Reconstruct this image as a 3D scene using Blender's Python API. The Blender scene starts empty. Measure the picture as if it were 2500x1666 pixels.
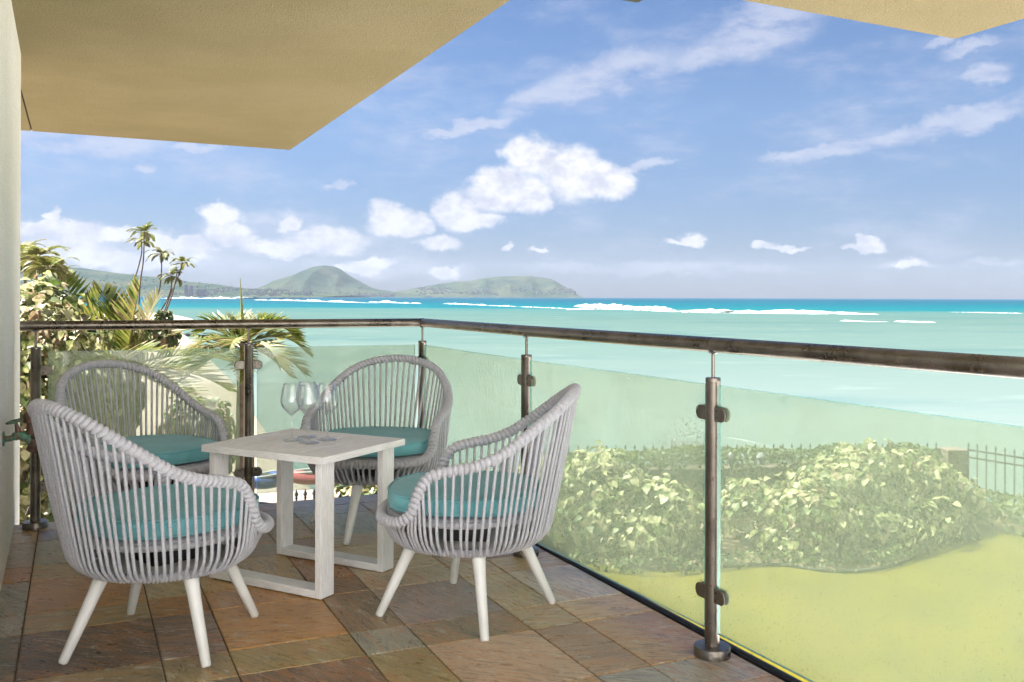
import bpy, bmesh, math, random
from math import sin, cos, pi, radians, sqrt, atan2, exp, floor
from mathutils import Vector, Matrix, noise as mnoise

random.seed(7)
S = bpy.context.scene
COL = S.collection

# ------------------------------------------------------------------ camera
CAM_H = 1.25
FPX, CXP, HYP = 2260.0, 1250.0, 725.0          # focal length / principal point measured on the 2500 px photograph
cam = bpy.data.cameras.new('camera')
cam.sensor_width = 36.0
cam.lens = FPX / 2500.0 * 36.0
cam.shift_y = -(833.0 - HYP) / 2500.0
cam.clip_start = 0.05
cam.clip_end = 40000
camo = bpy.data.objects.new('camera', cam)
camo.matrix_world = Matrix.Translation((0, 0, CAM_H)) @ Matrix.Rotation(radians(90), 4, 'X') @ Matrix.Rotation(radians(0.2), 4, 'Z')
COL.objects.link(camo)
S.camera = camo

# ------------------------------------------------------------------ light
SUN_EL, SUN_AZ = radians(60), radians(-70)      # azimuth from +Y towards +X
sund = bpy.data.lights.new('sun', 'SUN')
sund.energy = 5.0
sund.angle = radians(0.5)
sund.color = (1.0, 0.95, 0.87)
suno = bpy.data.objects.new('sun', sund)
sdir = Vector((cos(SUN_EL) * sin(SUN_AZ), cos(SUN_EL) * cos(SUN_AZ), sin(SUN_EL)))
suno.rotation_euler = sdir.to_track_quat('Z', 'Y').to_euler()
suno.location = (0, 0, 60)
COL.objects.link(suno)

S.view_settings.view_transform = 'Standard'
S.view_settings.look = 'None'
S.view_settings.gamma = 1.0
S.view_settings.exposure = 2.85
S.view_settings.use_curve_mapping = False
S.render.engine = 'CYCLES'
S.cycles.max_bounces = 10
S.cycles.diffuse_bounces = 5
S.cycles.transparent_max_bounces = 24
S.cycles.transmission_bounces = 10
S.cycles.use_denoising = True
S.cycles.caustics_refractive = False
S.cycles.caustics_reflective = False

ROLL = radians(0.2)
def unroll(px, py):
    dx, dy = px - 1250, py - 833
    c, s = cos(-ROLL), sin(-ROLL)
    return 1250 + c * dx - s * dy, 833 + s * dx + c * dy
def at(px, py, z=0.0):
    """point of the photograph on the level z"""
    px, py = unroll(px, py)
    d = FPX * (CAM_H - z) / (py - HYP)
    return Vector(((px - CXP) / FPX * d, d, z))
def atd(px, py, d):
    """point of the photograph at a distance d"""
    px, py = unroll(px, py)
    return Vector(((px - CXP) / FPX * d, d, CAM_H - (py - HYP) / FPX * d))

# ------------------------------------------------------------------ node helpers
class N:
    def __init__(s, tree):
        s.t = tree; s.n = tree.nodes; s.l = tree.links
    def new(s, typ, **kw):
        nd = s.n.new(typ)
        for k, v in kw.items(): setattr(nd, k, v)
        return nd
    def put(s, sock, v):
        if isinstance(v, bpy.types.NodeSocket): s.l.new(v, sock)
        elif v is not None: sock.default_value = v
    def math(s, op, a, b=None, c=None, clamp=False):
        m = s.new('ShaderNodeMath', operation=op); m.use_clamp = clamp
        for i, v in enumerate((a, b, c)):
            if v is not None: s.put(m.inputs[i], v)
        return m.outputs[0]
    def vmath(s, op, a, b=None, sc=None):
        m = s.new('ShaderNodeVectorMath', operation=op)
        s.put(m.inputs[0], a)
        if b is not None: s.put(m.inputs[1], b)
        if sc is not None: s.put(m.inputs['Scale'], sc)
        return m.outputs['Value'] if op in ('LENGTH', 'DOT_PRODUCT') else m.outputs[0]
    def noise(s, vec=None, scale=5, detail=3, rough=0.5, dist=0.0, out='Fac'):
        m = s.new('ShaderNodeTexNoise')
        if vec is not None: s.l.new(vec, m.inputs['Vector'])
        s.put(m.inputs['Scale'], scale); m.inputs['Detail'].default_value = detail
        m.inputs['Roughness'].default_value = rough; m.inputs['Distortion'].default_value = dist
        return m.outputs[0] if out == 'Fac' else m.outputs[1]
    def ramp(s, fac, stops, interp='LINEAR'):
        r = s.new('ShaderNodeValToRGB'); r.color_ramp.interpolation = interp
        e = r.color_ramp.elements
        while len(e) < len(stops): e.new(0.5)
        for i, (p, c) in enumerate(stops):
            e[i].position = p
            e[i].color = (c, c, c, 1) if isinstance(c, (int, float)) else (*c, 1)
        s.l.new(fac, r.inputs[0])
        return r.outputs[0]
    def mix(s, f, a, b, blend='MIX'):
        m = s.new('ShaderNodeMix', data_type='RGBA', blend_type=blend)
        s.put(m.inputs[0], f)
        for i, v in ((6, a), (7, b)):
            s.put(m.inputs[i], v if isinstance(v, bpy.types.NodeSocket) else (*v, 1) if len(v) == 3 else v)
        return m.outputs[2]
    def maprange(s, v, a, b, c=0.0, d=1.0, smooth=True):
        m = s.new('ShaderNodeMapRange', interpolation_type='SMOOTHSTEP' if smooth else 'LINEAR')
        s.put(m.inputs[0], v)
        for i, x in enumerate((a, b, c, d)): m.inputs[i + 1].default_value = x
        return m.outputs[0]
    def mapping(s, vec, scale=(1, 1, 1), rot=(0, 0, 0), loc=(0, 0, 0)):
        m = s.new('ShaderNodeMapping')
        s.l.new(vec, m.inputs[0])
        s.put(m.inputs['Scale'], scale); s.put(m.inputs['Rotation'], rot); s.put(m.inputs['Location'], loc)
        return m.outputs[0]

def material(name):
    m = bpy.data.materials.new(name); m.use_nodes = True
    b = m.node_tree.nodes['Principled BSDF']
    return m, N(m.node_tree), b
def bump(k, b, h, strength=0.3, dist=0.01):
    n = k.new('ShaderNodeBump'); n.inputs['Strength'].default_value = strength; n.inputs['Distance'].default_value = dist
    k.l.new(h, n.inputs['Height']); k.l.new(n.outputs[0], b.inputs['Normal'])
def srgb(r, g, b, f=1.0):
    def c(x):
        x /= 255.0
        return (x / 12.92 if x <= 0.04045 else ((x + 0.055) / 1.055) ** 2.4) * f
    return (c(r), c(g), c(b))
def coords(k, which='Object'):
    return k.new('ShaderNodeTexCoord').outputs[which]
def position(k):
    return k.new('ShaderNodeNewGeometry').outputs['Position']

def simple(name, col, col2=None, rough=0.6, metal=0.0, scale=20, bscale=None, bstr=0.2, bdist=0.002, detail=4, coord='Object', spec=0.5):
    m, k, b = material(name)
    v = coords(k, coord) if coord != 'Position' else position(k)
    if col2 is not None:
        f = k.ramp(k.noise(v, scale, detail), [(0.35, 0.0), (0.65, 1.0)])
        k.l.new(k.mix(f, col, col2), b.inputs['Base Color'])
    else: b.inputs['Base Color'].default_value = (*col, 1)
    b.inputs['Roughness'].default_value = rough; b.inputs['Metallic'].default_value = metal
    b.inputs['Specular IOR Level'].default_value = spec
    if bscale: bump(k, b, k.noise(v, bscale, 4), bstr, bdist)
    return m

# ------------------------------------------------------------------ world: nishita sky with clouds
W = bpy.data.worlds.new('World'); S.world = W; W.use_nodes = True
def build_world():
    k = N(W.node_tree)
    k.n.clear()
    out = k.new('ShaderNodeOutputWorld'); bg = k.new('ShaderNodeBackground')
    k.l.new(bg.outputs[0], out.inputs[0])
    sky = k.new('ShaderNodeTexSky'); sky.sky_type = 'NISHITA'; sky.sun_disc = False
    sky.sun_elevation = SUN_EL; sky.sun_rotation = SUN_AZ
    sky.altitude = 0; sky.air_density = 1.0; sky.dust_density = 0.2; sky.ozone_density = 2.4
    d = coords(k, 'Generated')
    sep = k.new('ShaderNodeSeparateXYZ'); k.l.new(d, sep.inputs[0])
    x, y, z = sep.outputs
    az = k.math('ARCTAN2', x, y)
    el = k.math('ARCSINE', z)
    cmb = k.new('ShaderNodeCombineXYZ'); k.l.new(az, cmb.inputs[0]); k.l.new(el, cmb.inputs[1])
    v0 = cmb.outputs[0]
    # ragged edges: the cloud coordinates are pushed about by noise
    w1 = k.noise(k.mapping(v0, (1, 1.5, 1)), 20, 6, 0.62, out='Color')
    w1 = k.vmath('SUBTRACT', w1, (0.5, 0.5, 0.5))
    w2 = k.vmath('SUBTRACT', k.noise(v0, 75, 6, 0.65, out='Color'), (0.5, 0.5, 0.5))
    v = k.vmath('ADD', v0, k.vmath('MULTIPLY', w1, (0.055, 0.036, 0)))
    v = k.vmath('ADD', v, k.vmath('MULTIPLY', w2, (0.014, 0.011, 0)))
    def blob(px, py, rx, ry, tilt=0.0):
        ax = atan2(px - CXP, FPX); e = atan2(HYP - py, sqrt(FPX ** 2 + (px - CXP) ** 2))
        t = k.vmath('SUBTRACT', v, (ax, e, 0))
        if tilt:
            m = k.new('ShaderNodeMapping'); k.l.new(t, m.inputs[0]); m.inputs['Rotation'].default_value = (0, 0, -tilt); t = m.outputs[0]
        t = k.vmath('MULTIPLY', t, (FPX / rx, FPX / ry, 0))
        return k.math('SUBTRACT', 1.0, k.vmath('LENGTH', t))
    def union(bl):
        r = bl[0]
        for b_ in bl[1:]: r = k.math('SMOOTH_MAX', r, b_, 0.25)
        return r
    dense = [(1290, 385, 75, 62), (1390, 420, 100, 75), (1470, 440, 78, 55), (1215, 465, 95, 62), (1285, 480, 70, 45), (1115, 515, 75, 52), (1165, 540, 70, 28),
             (535, 527, 55, 32), (955, 535, 72, 48), (1010, 545, 50, 38), (1075, 595, 50, 26), (800, 590, 120, 40), (690, 612, 70, 24),
             (1700, 587, 42, 20), (1655, 594, 40, 10), (1868, 594, 34, 13), (1920, 603, 65, 7), (2112, 590, 40, 18), (2075, 597, 35, 9),
             (390, 600, 42, 42), (130, 535, 28, 14), (700, 545, 40, 20), (560, 575, 70, 28), (200, 572, 70, 26), (290, 575, 55, 22), (110, 565, 60, 22), (150, 615, 120, 34), (280, 640, 120, 26), (430, 635, 90, 28), (640, 600, 60, 22), (900, 645, 60, 18), (1090, 665, 50, 16), (860, 655, 70, 14), (1240, 602, 22, 10), (1310, 604, 26, 8), (470, 610, 60, 24), (2210, 642, 50, 14)]
    soft = [(1480, 185, 230, 60, 0.26), (1330, 240, 150, 38, 0.3), (1850, 75, 170, 70, 0.15), (1780, 120, 180, 42, 0.2), (2400, 170, 70, 24, -0.1), (2370, 112, 75, 18, 0.1),
            (2100, 345, 220, 26, 0.22), (2330, 290, 170, 28, 0.22), (2400, 290, 110, 26, 0.2), (1960, 375, 120, 16, 0.1), (200, 345, 220, 45, 0.0), (345, 412, 26, 14, 0.0), (480, 365, 80, 14, 0.0),
            (180, 580, 190, 40, 0.0), (420, 640, 300, 45, 0.0), (250, 625, 220, 42, 0.0), (660, 555, 160, 50, 0.1), (560, 575, 100, 55, 0), (900, 650, 230, 30, 0.0), (1090, 665, 90, 24, 0),
            (1170, 305, 90, 20, 0.2), (1600, 655, 420, 18, 0.0), (2210, 640, 90, 18, 0.0), (2420, 640, 70, 12, 0), (2290, 100, 60, 12, 0.1), (1560, 400, 120, 14, 0.1),
            (1100, 320, 120, 14, 0.1), (700, 540, 60, 22, 0), (830, 450, 40, 12, 0)]
    low = k.maprange(el, 0.02, 0.16, 0.75, 1.0)
    dn = k.math('MULTIPLY', k.maprange(union([blob(*b_) for b_ in dense]), -0.06, 0.42), low)
    sf = union([blob(*b_) for b_ in soft])
    streak = k.noise(k.mapping(v0, (1.0, 2.6, 1.0), (0, 0, 0.25)), 14, 6, 0.65)
    sf = k.math('MULTIPLY', k.maprange(sf, -0.15, 0.6), k.math('MULTIPLY', k.maprange(streak, 0.22, 0.55), k.maprange(el, 0.0, 0.10, 0.5, 1.0)))
    wisp = k.math('MULTIPLY', k.maprange(k.noise(k.mapping(v0, (1.0, 2.8, 1.0), (0, 0, 0.22)), 6, 7, 0.68), 0.44, 0.8), 0.55)
    hz = k.maprange(el, -0.02, 0.10, 0.06, 0.0)                      # thin veil of cloud low over the sea
    soft_m = k.math('MAXIMUM', k.math('MULTIPLY', sf, 0.62), k.math('MAXIMUM', wisp, hz))
    # cloud bodies are shaded by their own noise, a little greyer in the folds
    fold = k.noise(k.mapping(v0, (1, 1.3, 1)), 34, 5, 0.6)
    ccol = k.mix(k.maprange(fold, 0.35, 0.62), (2.034, 2.106, 2.463), (2.927, 2.927, 2.998))
    scol = k.mix(k.maprange(streak, 0.3, 0.7), (1.784, 1.892, 2.427), (2.284, 2.356, 2.677))
    skyc = k.mix(1.0, sky.outputs[0], k.ramp(k.maprange(el, 0.0, 0.30, 0, 1, False), [(0.0, (0.112, 0.130, 0.206)), (0.25, (0.184, 0.208, 0.284)), (0.66, (0.282, 0.303, 0.356)), (1.0, (0.255, 0.292, 0.356))]), 'MULTIPLY')
    c = k.mix(soft_m, skyc, scol)
    c = k.mix(dn, c, ccol)
    k.l.new(c, bg.inputs[0])
    bg.inputs[1].default_value = 0.05
build_world()

# ------------------------------------------------------------------ object helpers
def tag(o, label=None, cat=None, group=None, kind=None):
    if label: o['label'] = label
    if cat: o['category'] = cat
    if group: o['group'] = group
    if kind: o['kind'] = kind
    return o
def thing(name, label, cat, loc=(0, 0, 0), rot=0.0, group=None):
    o = bpy.data.objects.new(name, None); COL.objects.link(o)
    o.empty_display_size = 0.1
    o.location = loc; o.rotation_euler = (0, 0, rot)
    return tag(o, label, cat, group)
def link(name, me, parent=None, loc=None, rot=None):
    o = bpy.data.objects.new(name, me); COL.objects.link(o)
    if parent: o.parent = parent
    if loc is not None: o.location = loc
    if rot is not None: o.rotation_euler = rot
    return o
class MB:
    """collects verts and faces (with a material slot each) and links them as one mesh"""
    def __init__(s): s.v = []; s.f = []; s.m = []
    def add(s, v, f, mi=0):
        o = len(s.v); s.v += [tuple(p) for p in v]
        s.f += [tuple(i + o for i in q) for q in f]; s.m += [mi] * len(f)
    def box(s, a, b, mi=0, M=None):
        x0, y0, z0 = a; x1, y1, z1 = b
        v = [Vector(p) for p in ((x0, y0, z0), (x1, y0, z0), (x1, y1, z0), (x0, y1, z0), (x0, y0, z1), (x1, y0, z1), (x1, y1, z1), (x0, y1, z1))]
        if M: v = [M @ p for p in v]
        s.add(v, [(3, 2, 1, 0), (4, 5, 6, 7), (0, 1, 5, 4), (1, 2, 6, 5), (2, 3, 7, 6), (3, 0, 4, 7)], mi)
    def tube(s, pts, r, n=8, closed=False, caps=True, mi=0):
        pts = [Vector(p) for p in pts]; m = len(pts)
        rr = r if hasattr(r, '__len__') else [r] * m
        up = None; rings = []
        for i, p in enumerate(pts):
            if closed: t = pts[(i + 1) % m] - pts[i - 1]
            else: t = pts[min(i + 1, m - 1)] - pts[max(i - 1, 0)]
            t.normalize()
            if up is None:
                up = Vector((0, 0, 1)) if abs(t.z) < 0.9 else Vector((1, 0, 0))
            a = (up - t * up.dot(t)).normalized(); b = t.cross(a); up = a
            rings.append([p + (a * cos(2 * pi * j / n) + b * sin(2 * pi * j / n)) * rr[i] for j in range(n)])
        v = [q for r_ in rings for q in r_]; f = []
        for i in range(m if closed else m - 1):
            i2 = (i + 1) % m
            for j in range(n):
                j2 = (j + 1) % n
                f.append((i * n + j, i * n + j2, i2 * n + j2, i2 * n + j))
        if caps and not closed:
            f.append(tuple(range(n))[::-1]); f.append(tuple((m - 1) * n + j for j in range(n)))
        s.add(v, f, mi)
    def lathe(s, prof, n=24, mi=0, M=None, closed=False):
        v = []; f = []
        for r, z in prof:
            for j in range(n):
                p = Vector((r * cos(2 * pi * j / n), r * sin(2 * pi * j / n), z)); v.append(M @ p if M else p)
        m = len(prof)
        for i in range(m if closed else m - 1):
            i2 = (i + 1) % m
            for j in range(n):
                j2 = (j + 1) % n
                f.append((i * n + j, i * n + j2, i2 * n + j2, i2 * n + j))
        s.add(v, f, mi)
    def prism(s, poly, z0, z1, mi=0, M=None):
        n = len(poly)
        v = [Vector((p[0], p[1], z0)) for p in poly] + [Vector((p[0], p[1], z1)) for p in poly]
        if M: v = [M @ p for p in v]
        f = [tuple(range(n))[::-1], tuple(range(n, 2 * n))] + [(i, (i + 1) % n, n + (i + 1) % n, n + i) for i in range(n)]
        s.add(v, f, mi)
    def mesh(s, name, mats, smooth=False):
        me = bpy.data.meshes.new(name)
        me.from_pydata(s.v, [], s.f)
        for m in (mats if isinstance(mats, (list, tuple)) else [mats]): me.materials.append(m)
        me.polygons.foreach_set('material_index', s.m)
        if smooth:
            me.polygons.foreach_set('use_smooth', [True] * len(me.polygons))
        me.update()
        return me
    def build(s, name, mats, parent=None, smooth=False, bevel=0, loc=None, rot=None, seg=2):
        o = link(name, s.mesh(name, mats, smooth), parent, loc, rot)
        if smooth:
            try: o.data.set_sharp_from_angle(angle=radians(42))
            except Exception: pass
        if bevel:
            b = o.modifiers.new('bevel', 'BEVEL'); b.width = bevel; b.segments = seg; b.limit_method = 'ANGLE'; b.angle_limit = radians(40)
        return o
def lerp(a, b, t): return a + (b - a) * t
def spline(pts, per=8, closed=False):
    P = [Vector(p) for p in pts]; n = len(P); out = []
    for i in range(n if closed else n - 1):
        g = (lambda j: P[j % n]) if closed else (lambda j: P[max(0, min(n - 1, j))])
        p0, p1, p2, p3 = g(i - 1), g(i), g(i + 1), g(i + 2)
        for s_ in range(per):
            t = s_ / per
            out.append(0.5 * ((2 * p1) + (p2 - p0) * t + (2 * p0 - 5 * p1 + 4 * p2 - p3) * t * t + (3 * p1 - p0 - 3 * p2 + p3) * t ** 3))
    if not closed: out.append(P[-1].copy())
    return out
def resample(pts, n, closed=False):
    P = list(pts) + ([pts[0]] if closed else [])
    L = [0.0]
    for a, b in zip(P, P[1:]): L.append(L[-1] + (b - a).length)
    tot = L[-1]; out = []; j = 0
    for i in range(n):
        s_ = tot * i / (n if closed else n - 1)
        while j < len(L) - 2 and L[j + 1] < s_: j += 1
        t = (s_ - L[j]) / max(1e-9, L[j + 1] - L[j])
        out.append(P[j].lerp(P[j + 1], t))
    return out, tot

# building directions: A points away along the right railing, B to the right along the left railing
ANG = radians(115.2)
A = Vector((cos(ANG), sin(ANG), 0)); B = Vector((A.y, -A.x, 0))
def ab(b, a, z=0.0): return B * b + A * a + Vector((0, 0, z))
ROTB = atan2(B.y, B.x)

# ------------------------------------------------------------------ materials
def mat_stone():
    m, k, b = material('quartzite_tile')
    oi = k.new('ShaderNodeObjectInfo')
    base = oi.outputs['Color']; rnd = oi.outputs['Random']
    p = position(k)
    r3 = k.new('ShaderNodeCombineXYZ'); k.l.new(k.math('MULTIPLY', rnd, 37.0), r3.inputs[0]); k.l.new(k.math('MULTIPLY', rnd, 91.0), r3.inputs[1])
    ang = k.new('ShaderNodeCombineXYZ'); k.l.new(k.math('MULTIPLY_ADD', rnd, 1.5, -0.35), ang.inputs[2])
    v = k.mapping(p, (1, 1, 1), ang.outputs[0], r3.outputs[0])
    st = k.mapping(v, (1.6, 9.0, 1))
    n1 = k.noise(st, 1.7, 9, 0.66, 1.6)
    n2 = k.noise(k.mapping(v, (3.2, 9.0, 1)), 3.2, 8, 0.72, 0.9)
    n3 = k.noise(st, 9, 7, 0.75, 0.5)
    n4 = k.noise(v, 90, 3, 0.6)
    c = k.mix(k.math('MULTIPLY', k.maprange(n1, 0.51, 0.58), 0.8), base, k.mix(0.55, base, srgb(176, 112, 56)))
    c = k.mix(k.math('MULTIPLY', k.maprange(n1, 0.47, 0.40), 0.75), c, k.mix(1.0, base, (0.58, 0.60, 0.62), 'MULTIPLY'))
    c = k.mix(k.math('MULTIPLY', k.maprange(n2, 0.55, 0.62), 0.8), c, k.mix(0.55, base, srgb(205, 200, 186)))
    c = k.mix(k.math('MULTIPLY', k.maprange(n3, 0.47, 0.38), 0.85), c, k.mix(1.0, base, (0.36, 0.34, 0.33), 'MULTIPLY'))
    c = k.mix(k.math('MULTIPLY', k.maprange(k.noise(v, 2.2, 4), 0.5, 0.7), 0.45), c, k.mix(1.0, base, (0.55, 0.52, 0.50), 'MULTIPLY'))
    c = k.mix(k.math('MULTIPLY', k.maprange(n4, 0.5, 0.7), 0.22), c, srgb(190, 185, 172))
    k.l.new(c, b.inputs['Base Color'])
    k.l.new(k.maprange(n2, 0.3, 0.7, 0.24, 0.46), b.inputs['Roughness'])
    b.inputs['Specular IOR Level'].default_value = 0.45
    h = k.math('ADD', k.math('MULTIPLY', n1, 0.7), k.math('MULTIPLY', n3, 0.5))
    bump(k, b, h, 0.4, 0.005)
    return m
M_TILE = mat_stone()
M_GROUT = simple('grout', srgb(112, 96, 76), srgb(88, 76, 60), 0.9, scale=30, bscale=200)
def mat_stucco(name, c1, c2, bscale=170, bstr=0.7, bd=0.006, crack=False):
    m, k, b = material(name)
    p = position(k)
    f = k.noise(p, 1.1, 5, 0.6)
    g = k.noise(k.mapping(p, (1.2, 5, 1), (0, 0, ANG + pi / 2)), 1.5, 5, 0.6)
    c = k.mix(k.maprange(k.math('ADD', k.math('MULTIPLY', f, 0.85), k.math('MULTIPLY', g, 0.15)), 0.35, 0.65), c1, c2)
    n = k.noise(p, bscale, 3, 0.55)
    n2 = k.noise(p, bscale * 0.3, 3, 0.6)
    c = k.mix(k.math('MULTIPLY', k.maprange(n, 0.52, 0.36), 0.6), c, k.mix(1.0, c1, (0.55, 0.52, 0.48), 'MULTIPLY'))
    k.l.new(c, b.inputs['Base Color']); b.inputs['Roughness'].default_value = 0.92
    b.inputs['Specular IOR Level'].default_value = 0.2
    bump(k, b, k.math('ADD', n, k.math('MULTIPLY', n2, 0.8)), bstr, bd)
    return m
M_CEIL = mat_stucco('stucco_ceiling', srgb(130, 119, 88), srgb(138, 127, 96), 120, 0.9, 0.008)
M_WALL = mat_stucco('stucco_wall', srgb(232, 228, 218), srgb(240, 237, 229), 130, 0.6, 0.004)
M_SOFFIT_SHADED = mat_stucco('stucco_soffit_shaded', srgb(62, 64, 54), srgb(70, 72, 60), 120, 0.6, 0.006)  # stucco in a darkened copy, shade put into its colour
M_BLACK = simple('black_trim', (0.012, 0.012, 0.014), (0.02, 0.02, 0.02), 0.4, scale=60, bscale=90, bstr=0.3)
M_DARK = simple('dark_gap', (0.02, 0.017, 0.014), None, 0.9)
def mat_steel():
    m, k, b = material('weathered_steel')
    p = coords(k)
    g = position(k)
    n1 = k.noise(g, 55, 6, 0.7); n2 = k.noise(g, 6, 4, 0.6); n3 = k.noise(g, 230, 3, 0.6)
    c = k.mix(k.maprange(n2, 0.35, 0.65), srgb(96, 89, 80), srgb(128, 120, 110))
    c = k.mix(k.maprange(n1, 0.57, 0.68), c, srgb(88, 58, 36))
    c = k.mix(k.maprange(n3, 0.62, 0.72), c, srgb(60, 44, 34))
    k.l.new(c, b.inputs['Base Color'])
    k.l.new(k.maprange(n1, 0.5, 0.7, 0.9, 0.25), b.inputs['Metallic'])
    k.l.new(k.maprange(n2, 0.3, 0.7, 0.24, 0.40), b.inputs['Roughness'])
    bump(k, b, n1, 0.12, 0.002)
    return m
M_STEEL = mat_steel()
def mat_glass():
    m, k, b = material('salt_filmed_glass')
    out = k.n['Material Output']; k.n.remove(b)
    tr = k.new('ShaderNodeBsdfTransparent'); tr.inputs[0].default_value = (0.93, 0.985, 0.955, 1)
    gl = k.new('ShaderNodeBsdfGlossy'); gl.inputs['Roughness'].default_value = 0.03
    di = k.new('ShaderNodeBsdfDiffuse'); di.inputs[0].default_value = (0.43, 0.485, 0.365, 1)
    tl = k.new('ShaderNodeBsdfTranslucent'); tl.inputs[0].default_value = (0.44, 0.49, 0.335, 1)
    film = k.new('ShaderNodeMixShader'); film.inputs[0].default_value = 0.72
    k.l.new(di.outputs[0], film.inputs[1]); k.l.new(tl.outputs[0], film.inputs[2])
    p = position(k)
    n = k.noise(p, 1.7, 5, 0.6); n2 = k.noise(p, 160, 3, 0.6); n3 = k.noise(k.mapping(p, (1, 1, 0.15)), 22, 4, 0.6)
    f = k.math('ADD', k.maprange(n, 0.3, 0.75, 0.27, 0.42), k.math('MULTIPLY', k.maprange(n2, 0.45, 0.75), 0.06))
    f = k.math('ADD', f, k.math('MULTIPLY', k.maprange(n3, 0.5, 0.75), 0.05))
    a = k.new('ShaderNodeMixShader'); k.l.new(f, a.inputs[0]); k.l.new(tr.outputs[0], a.inputs[1]); k.l.new(film.outputs[0], a.inputs[2])
    fr = k.new('ShaderNodeLayerWeight'); fr.inputs[0].default_value = 0.5
    fz = k.math('MULTIPLY_ADD', k.math('POWER', fr.outputs['Facing'], 4.0), 0.35, 0.02)
    q = k.new('ShaderNodeMixShader'); k.l.new(fz, q.inputs[0]); k.l.new(a.outputs[0], q.inputs[1]); k.l.new(gl.outputs[0], q.inputs[2])
    k.l.new(q.outputs[0], out.inputs[0])
    return m
M_GLASS = mat_glass()
def mat_edge():
    m, k, b = material('glass_edge')
    b.inputs['Base Color'].default_value = (0.06, 0.30, 0.28, 1); b.inputs['Roughness'].default_value = 0.35; b.inputs['Specular IOR Level'].default_value = 0.15
    b.inputs['Transmission Weight'].default_value = 0.35
    return m
M_EDGE = mat_edge()
def mat_rope():
    m, k, b = material('woven_rope')
    p = coords(k)
    n = k.noise(p, 420, 2, 0.6); n2 = k.noise(p, 30, 4, 0.6)
    c = k.mix(k.maprange(n, 0.35, 0.65), srgb(148, 147, 152), srgb(186, 184, 188))
    c = k.mix(k.math('MULTIPLY', k.maprange(n2, 0.45, 0.7), 0.35), c, srgb(154, 152, 154))
    k.l.new(c, b.inputs['Base Color']); b.inputs['Roughness'].default_value = 0.85
    b.inputs['Specular IOR Level'].default_value = 0.15
    b.inputs['Sheen Weight'].default_value = 0.15
    bump(k, b, n, 0.6, 0.0015)
    return m
M_ROPE = mat_rope()
M_WHITE = simple('white_powder_coat', srgb(204, 202, 196), srgb(214, 212, 207), 0.42, scale=6, bscale=500, bstr=0.12, bdist=0.0006)
M_PLASTIC = simple('black_plastic', (0.012, 0.012, 0.013), (0.025, 0.025, 0.025), 0.5, scale=12)
def mat_cushion():
    m, k, b = material('teal_canvas')
    p = coords(k)
    w = k.new('ShaderNodeTexWave'); w.inputs['Scale'].default_value = 210; k.l.new(k.mapping(p, (1, 1, 1), (0, 0, 0.78)), w.inputs[0])
    n = k.noise(p, 9, 4, 0.6)
    n2 = k.noise(p, 380, 2, 0.6)
    c = k.mix(k.maprange(n, 0.3, 0.7), srgb(98, 156, 160), srgb(112, 170, 175))
    c = k.mix(k.math('MULTIPLY', k.maprange(n2, 0.35, 0.65), 0.35), c, srgb(86, 143, 147))
    k.l.new(c, b.inputs['Base Color']); b.inputs['Roughness'].default_value = 0.85
    b.inputs['Specular IOR Level'].default_value = 0.15
    b.inputs['Sheen Weight'].default_value = 0.2
    bump(k, b, k.math('ADD', w.outputs['Fac'], k.math('MULTIPLY', n2, 0.7)), 0.35, 0.001)
    return m
M_CUSH = mat_cushion()
def mat_brushed(name, scale):
    m, k, b = material(name)
    p = coords(k)
    n = k.noise(k.mapping(p, scale), 1.0, 6, 0.7)
    n2 = k.noise(p, 5, 3)
    c = k.mix(k.maprange(n, 0.36, 0.62), srgb(206, 203, 200), srgb(232, 229, 226))
    c = k.mix(k.math('MULTIPLY', k.maprange(n2, 0.45, 0.7), 0.25), c, srgb(190, 184, 176))
    k.l.new(c, b.inputs['Base Color']); b.inputs['Roughness'].default_value = 0.55
    bump(k, b, n, 0.2, 0.001)
    return m
M_TABLE_X = mat_brushed('brushed_grey_paint_along', (14, 300, 300))
M_TABLE_Y = mat_brushed('brushed_grey_paint_across', (300, 14, 300))
M_TABLE_Z = mat_brushed('brushed_grey_paint_upright', (300, 300, 14))
def mat_wineglass():
    m, k, b = material('clear_wine_glass')
    out = k.n['Material Output']; k.n.remove(b)
    lw_ = k.new('ShaderNodeLayerWeight'); lw_.inputs[0].default_value = 0.5
    fa_ = lw_.outputs['Facing']
    tr = k.new('ShaderNodeBsdfTransparent'); k.l.new(k.mix(k.math('POWER', fa_, 3.0), (0.985, 0.988, 0.992), (0.72, 0.74, 0.80)), tr.inputs[0])
    gl = k.new('ShaderNodeBsdfGlossy'); gl.inputs['Roughness'].default_value = 0.02
    di = k.new('ShaderNodeBsdfDiffuse'); di.inputs[0].default_value = (0.85, 0.87, 0.95, 1)
    e = k.new('ShaderNodeMixShader'); e.inputs[0].default_value = 0.12; k.l.new(gl.outputs[0], e.inputs[1]); k.l.new(di.outputs[0], e.inputs[2])
    q = k.new('ShaderNodeMixShader'); k.l.new(k.math('MULTIPLY_ADD', k.math('POWER', fa_, 2.2), 0.9, 0.06), q.inputs[0]); k.l.new(tr.outputs[0], q.inputs[1]); k.l.new(e.outputs[0], q.inputs[2])
    k.l.new(q.outputs[0], out.inputs[0])
    return m
M_WINE = mat_wineglass()
def mat_patina():
    m, k, b = material('verdigris_brass')
    p = coords(k)
    n = k.noise(p, 45, 5, 0.65)
    c = k.mix(k.maprange(n, 0.4, 0.62), srgb(70, 132, 112), srgb(104, 88, 66))
    k.l.new(c, b.inputs['Base Color']); b.inputs['Roughness'].default_value = 0.7; b.inputs['Metallic'].default_value = 0.25
    bump(k, b, n, 0.4, 0.002)
    return m
M_PATINA = mat_patina()
M_BRONZE = simple('old_brass', srgb(112, 84, 72), srgb(78, 70, 58), 0.55, 0.6, scale=40, bscale=80)

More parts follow.
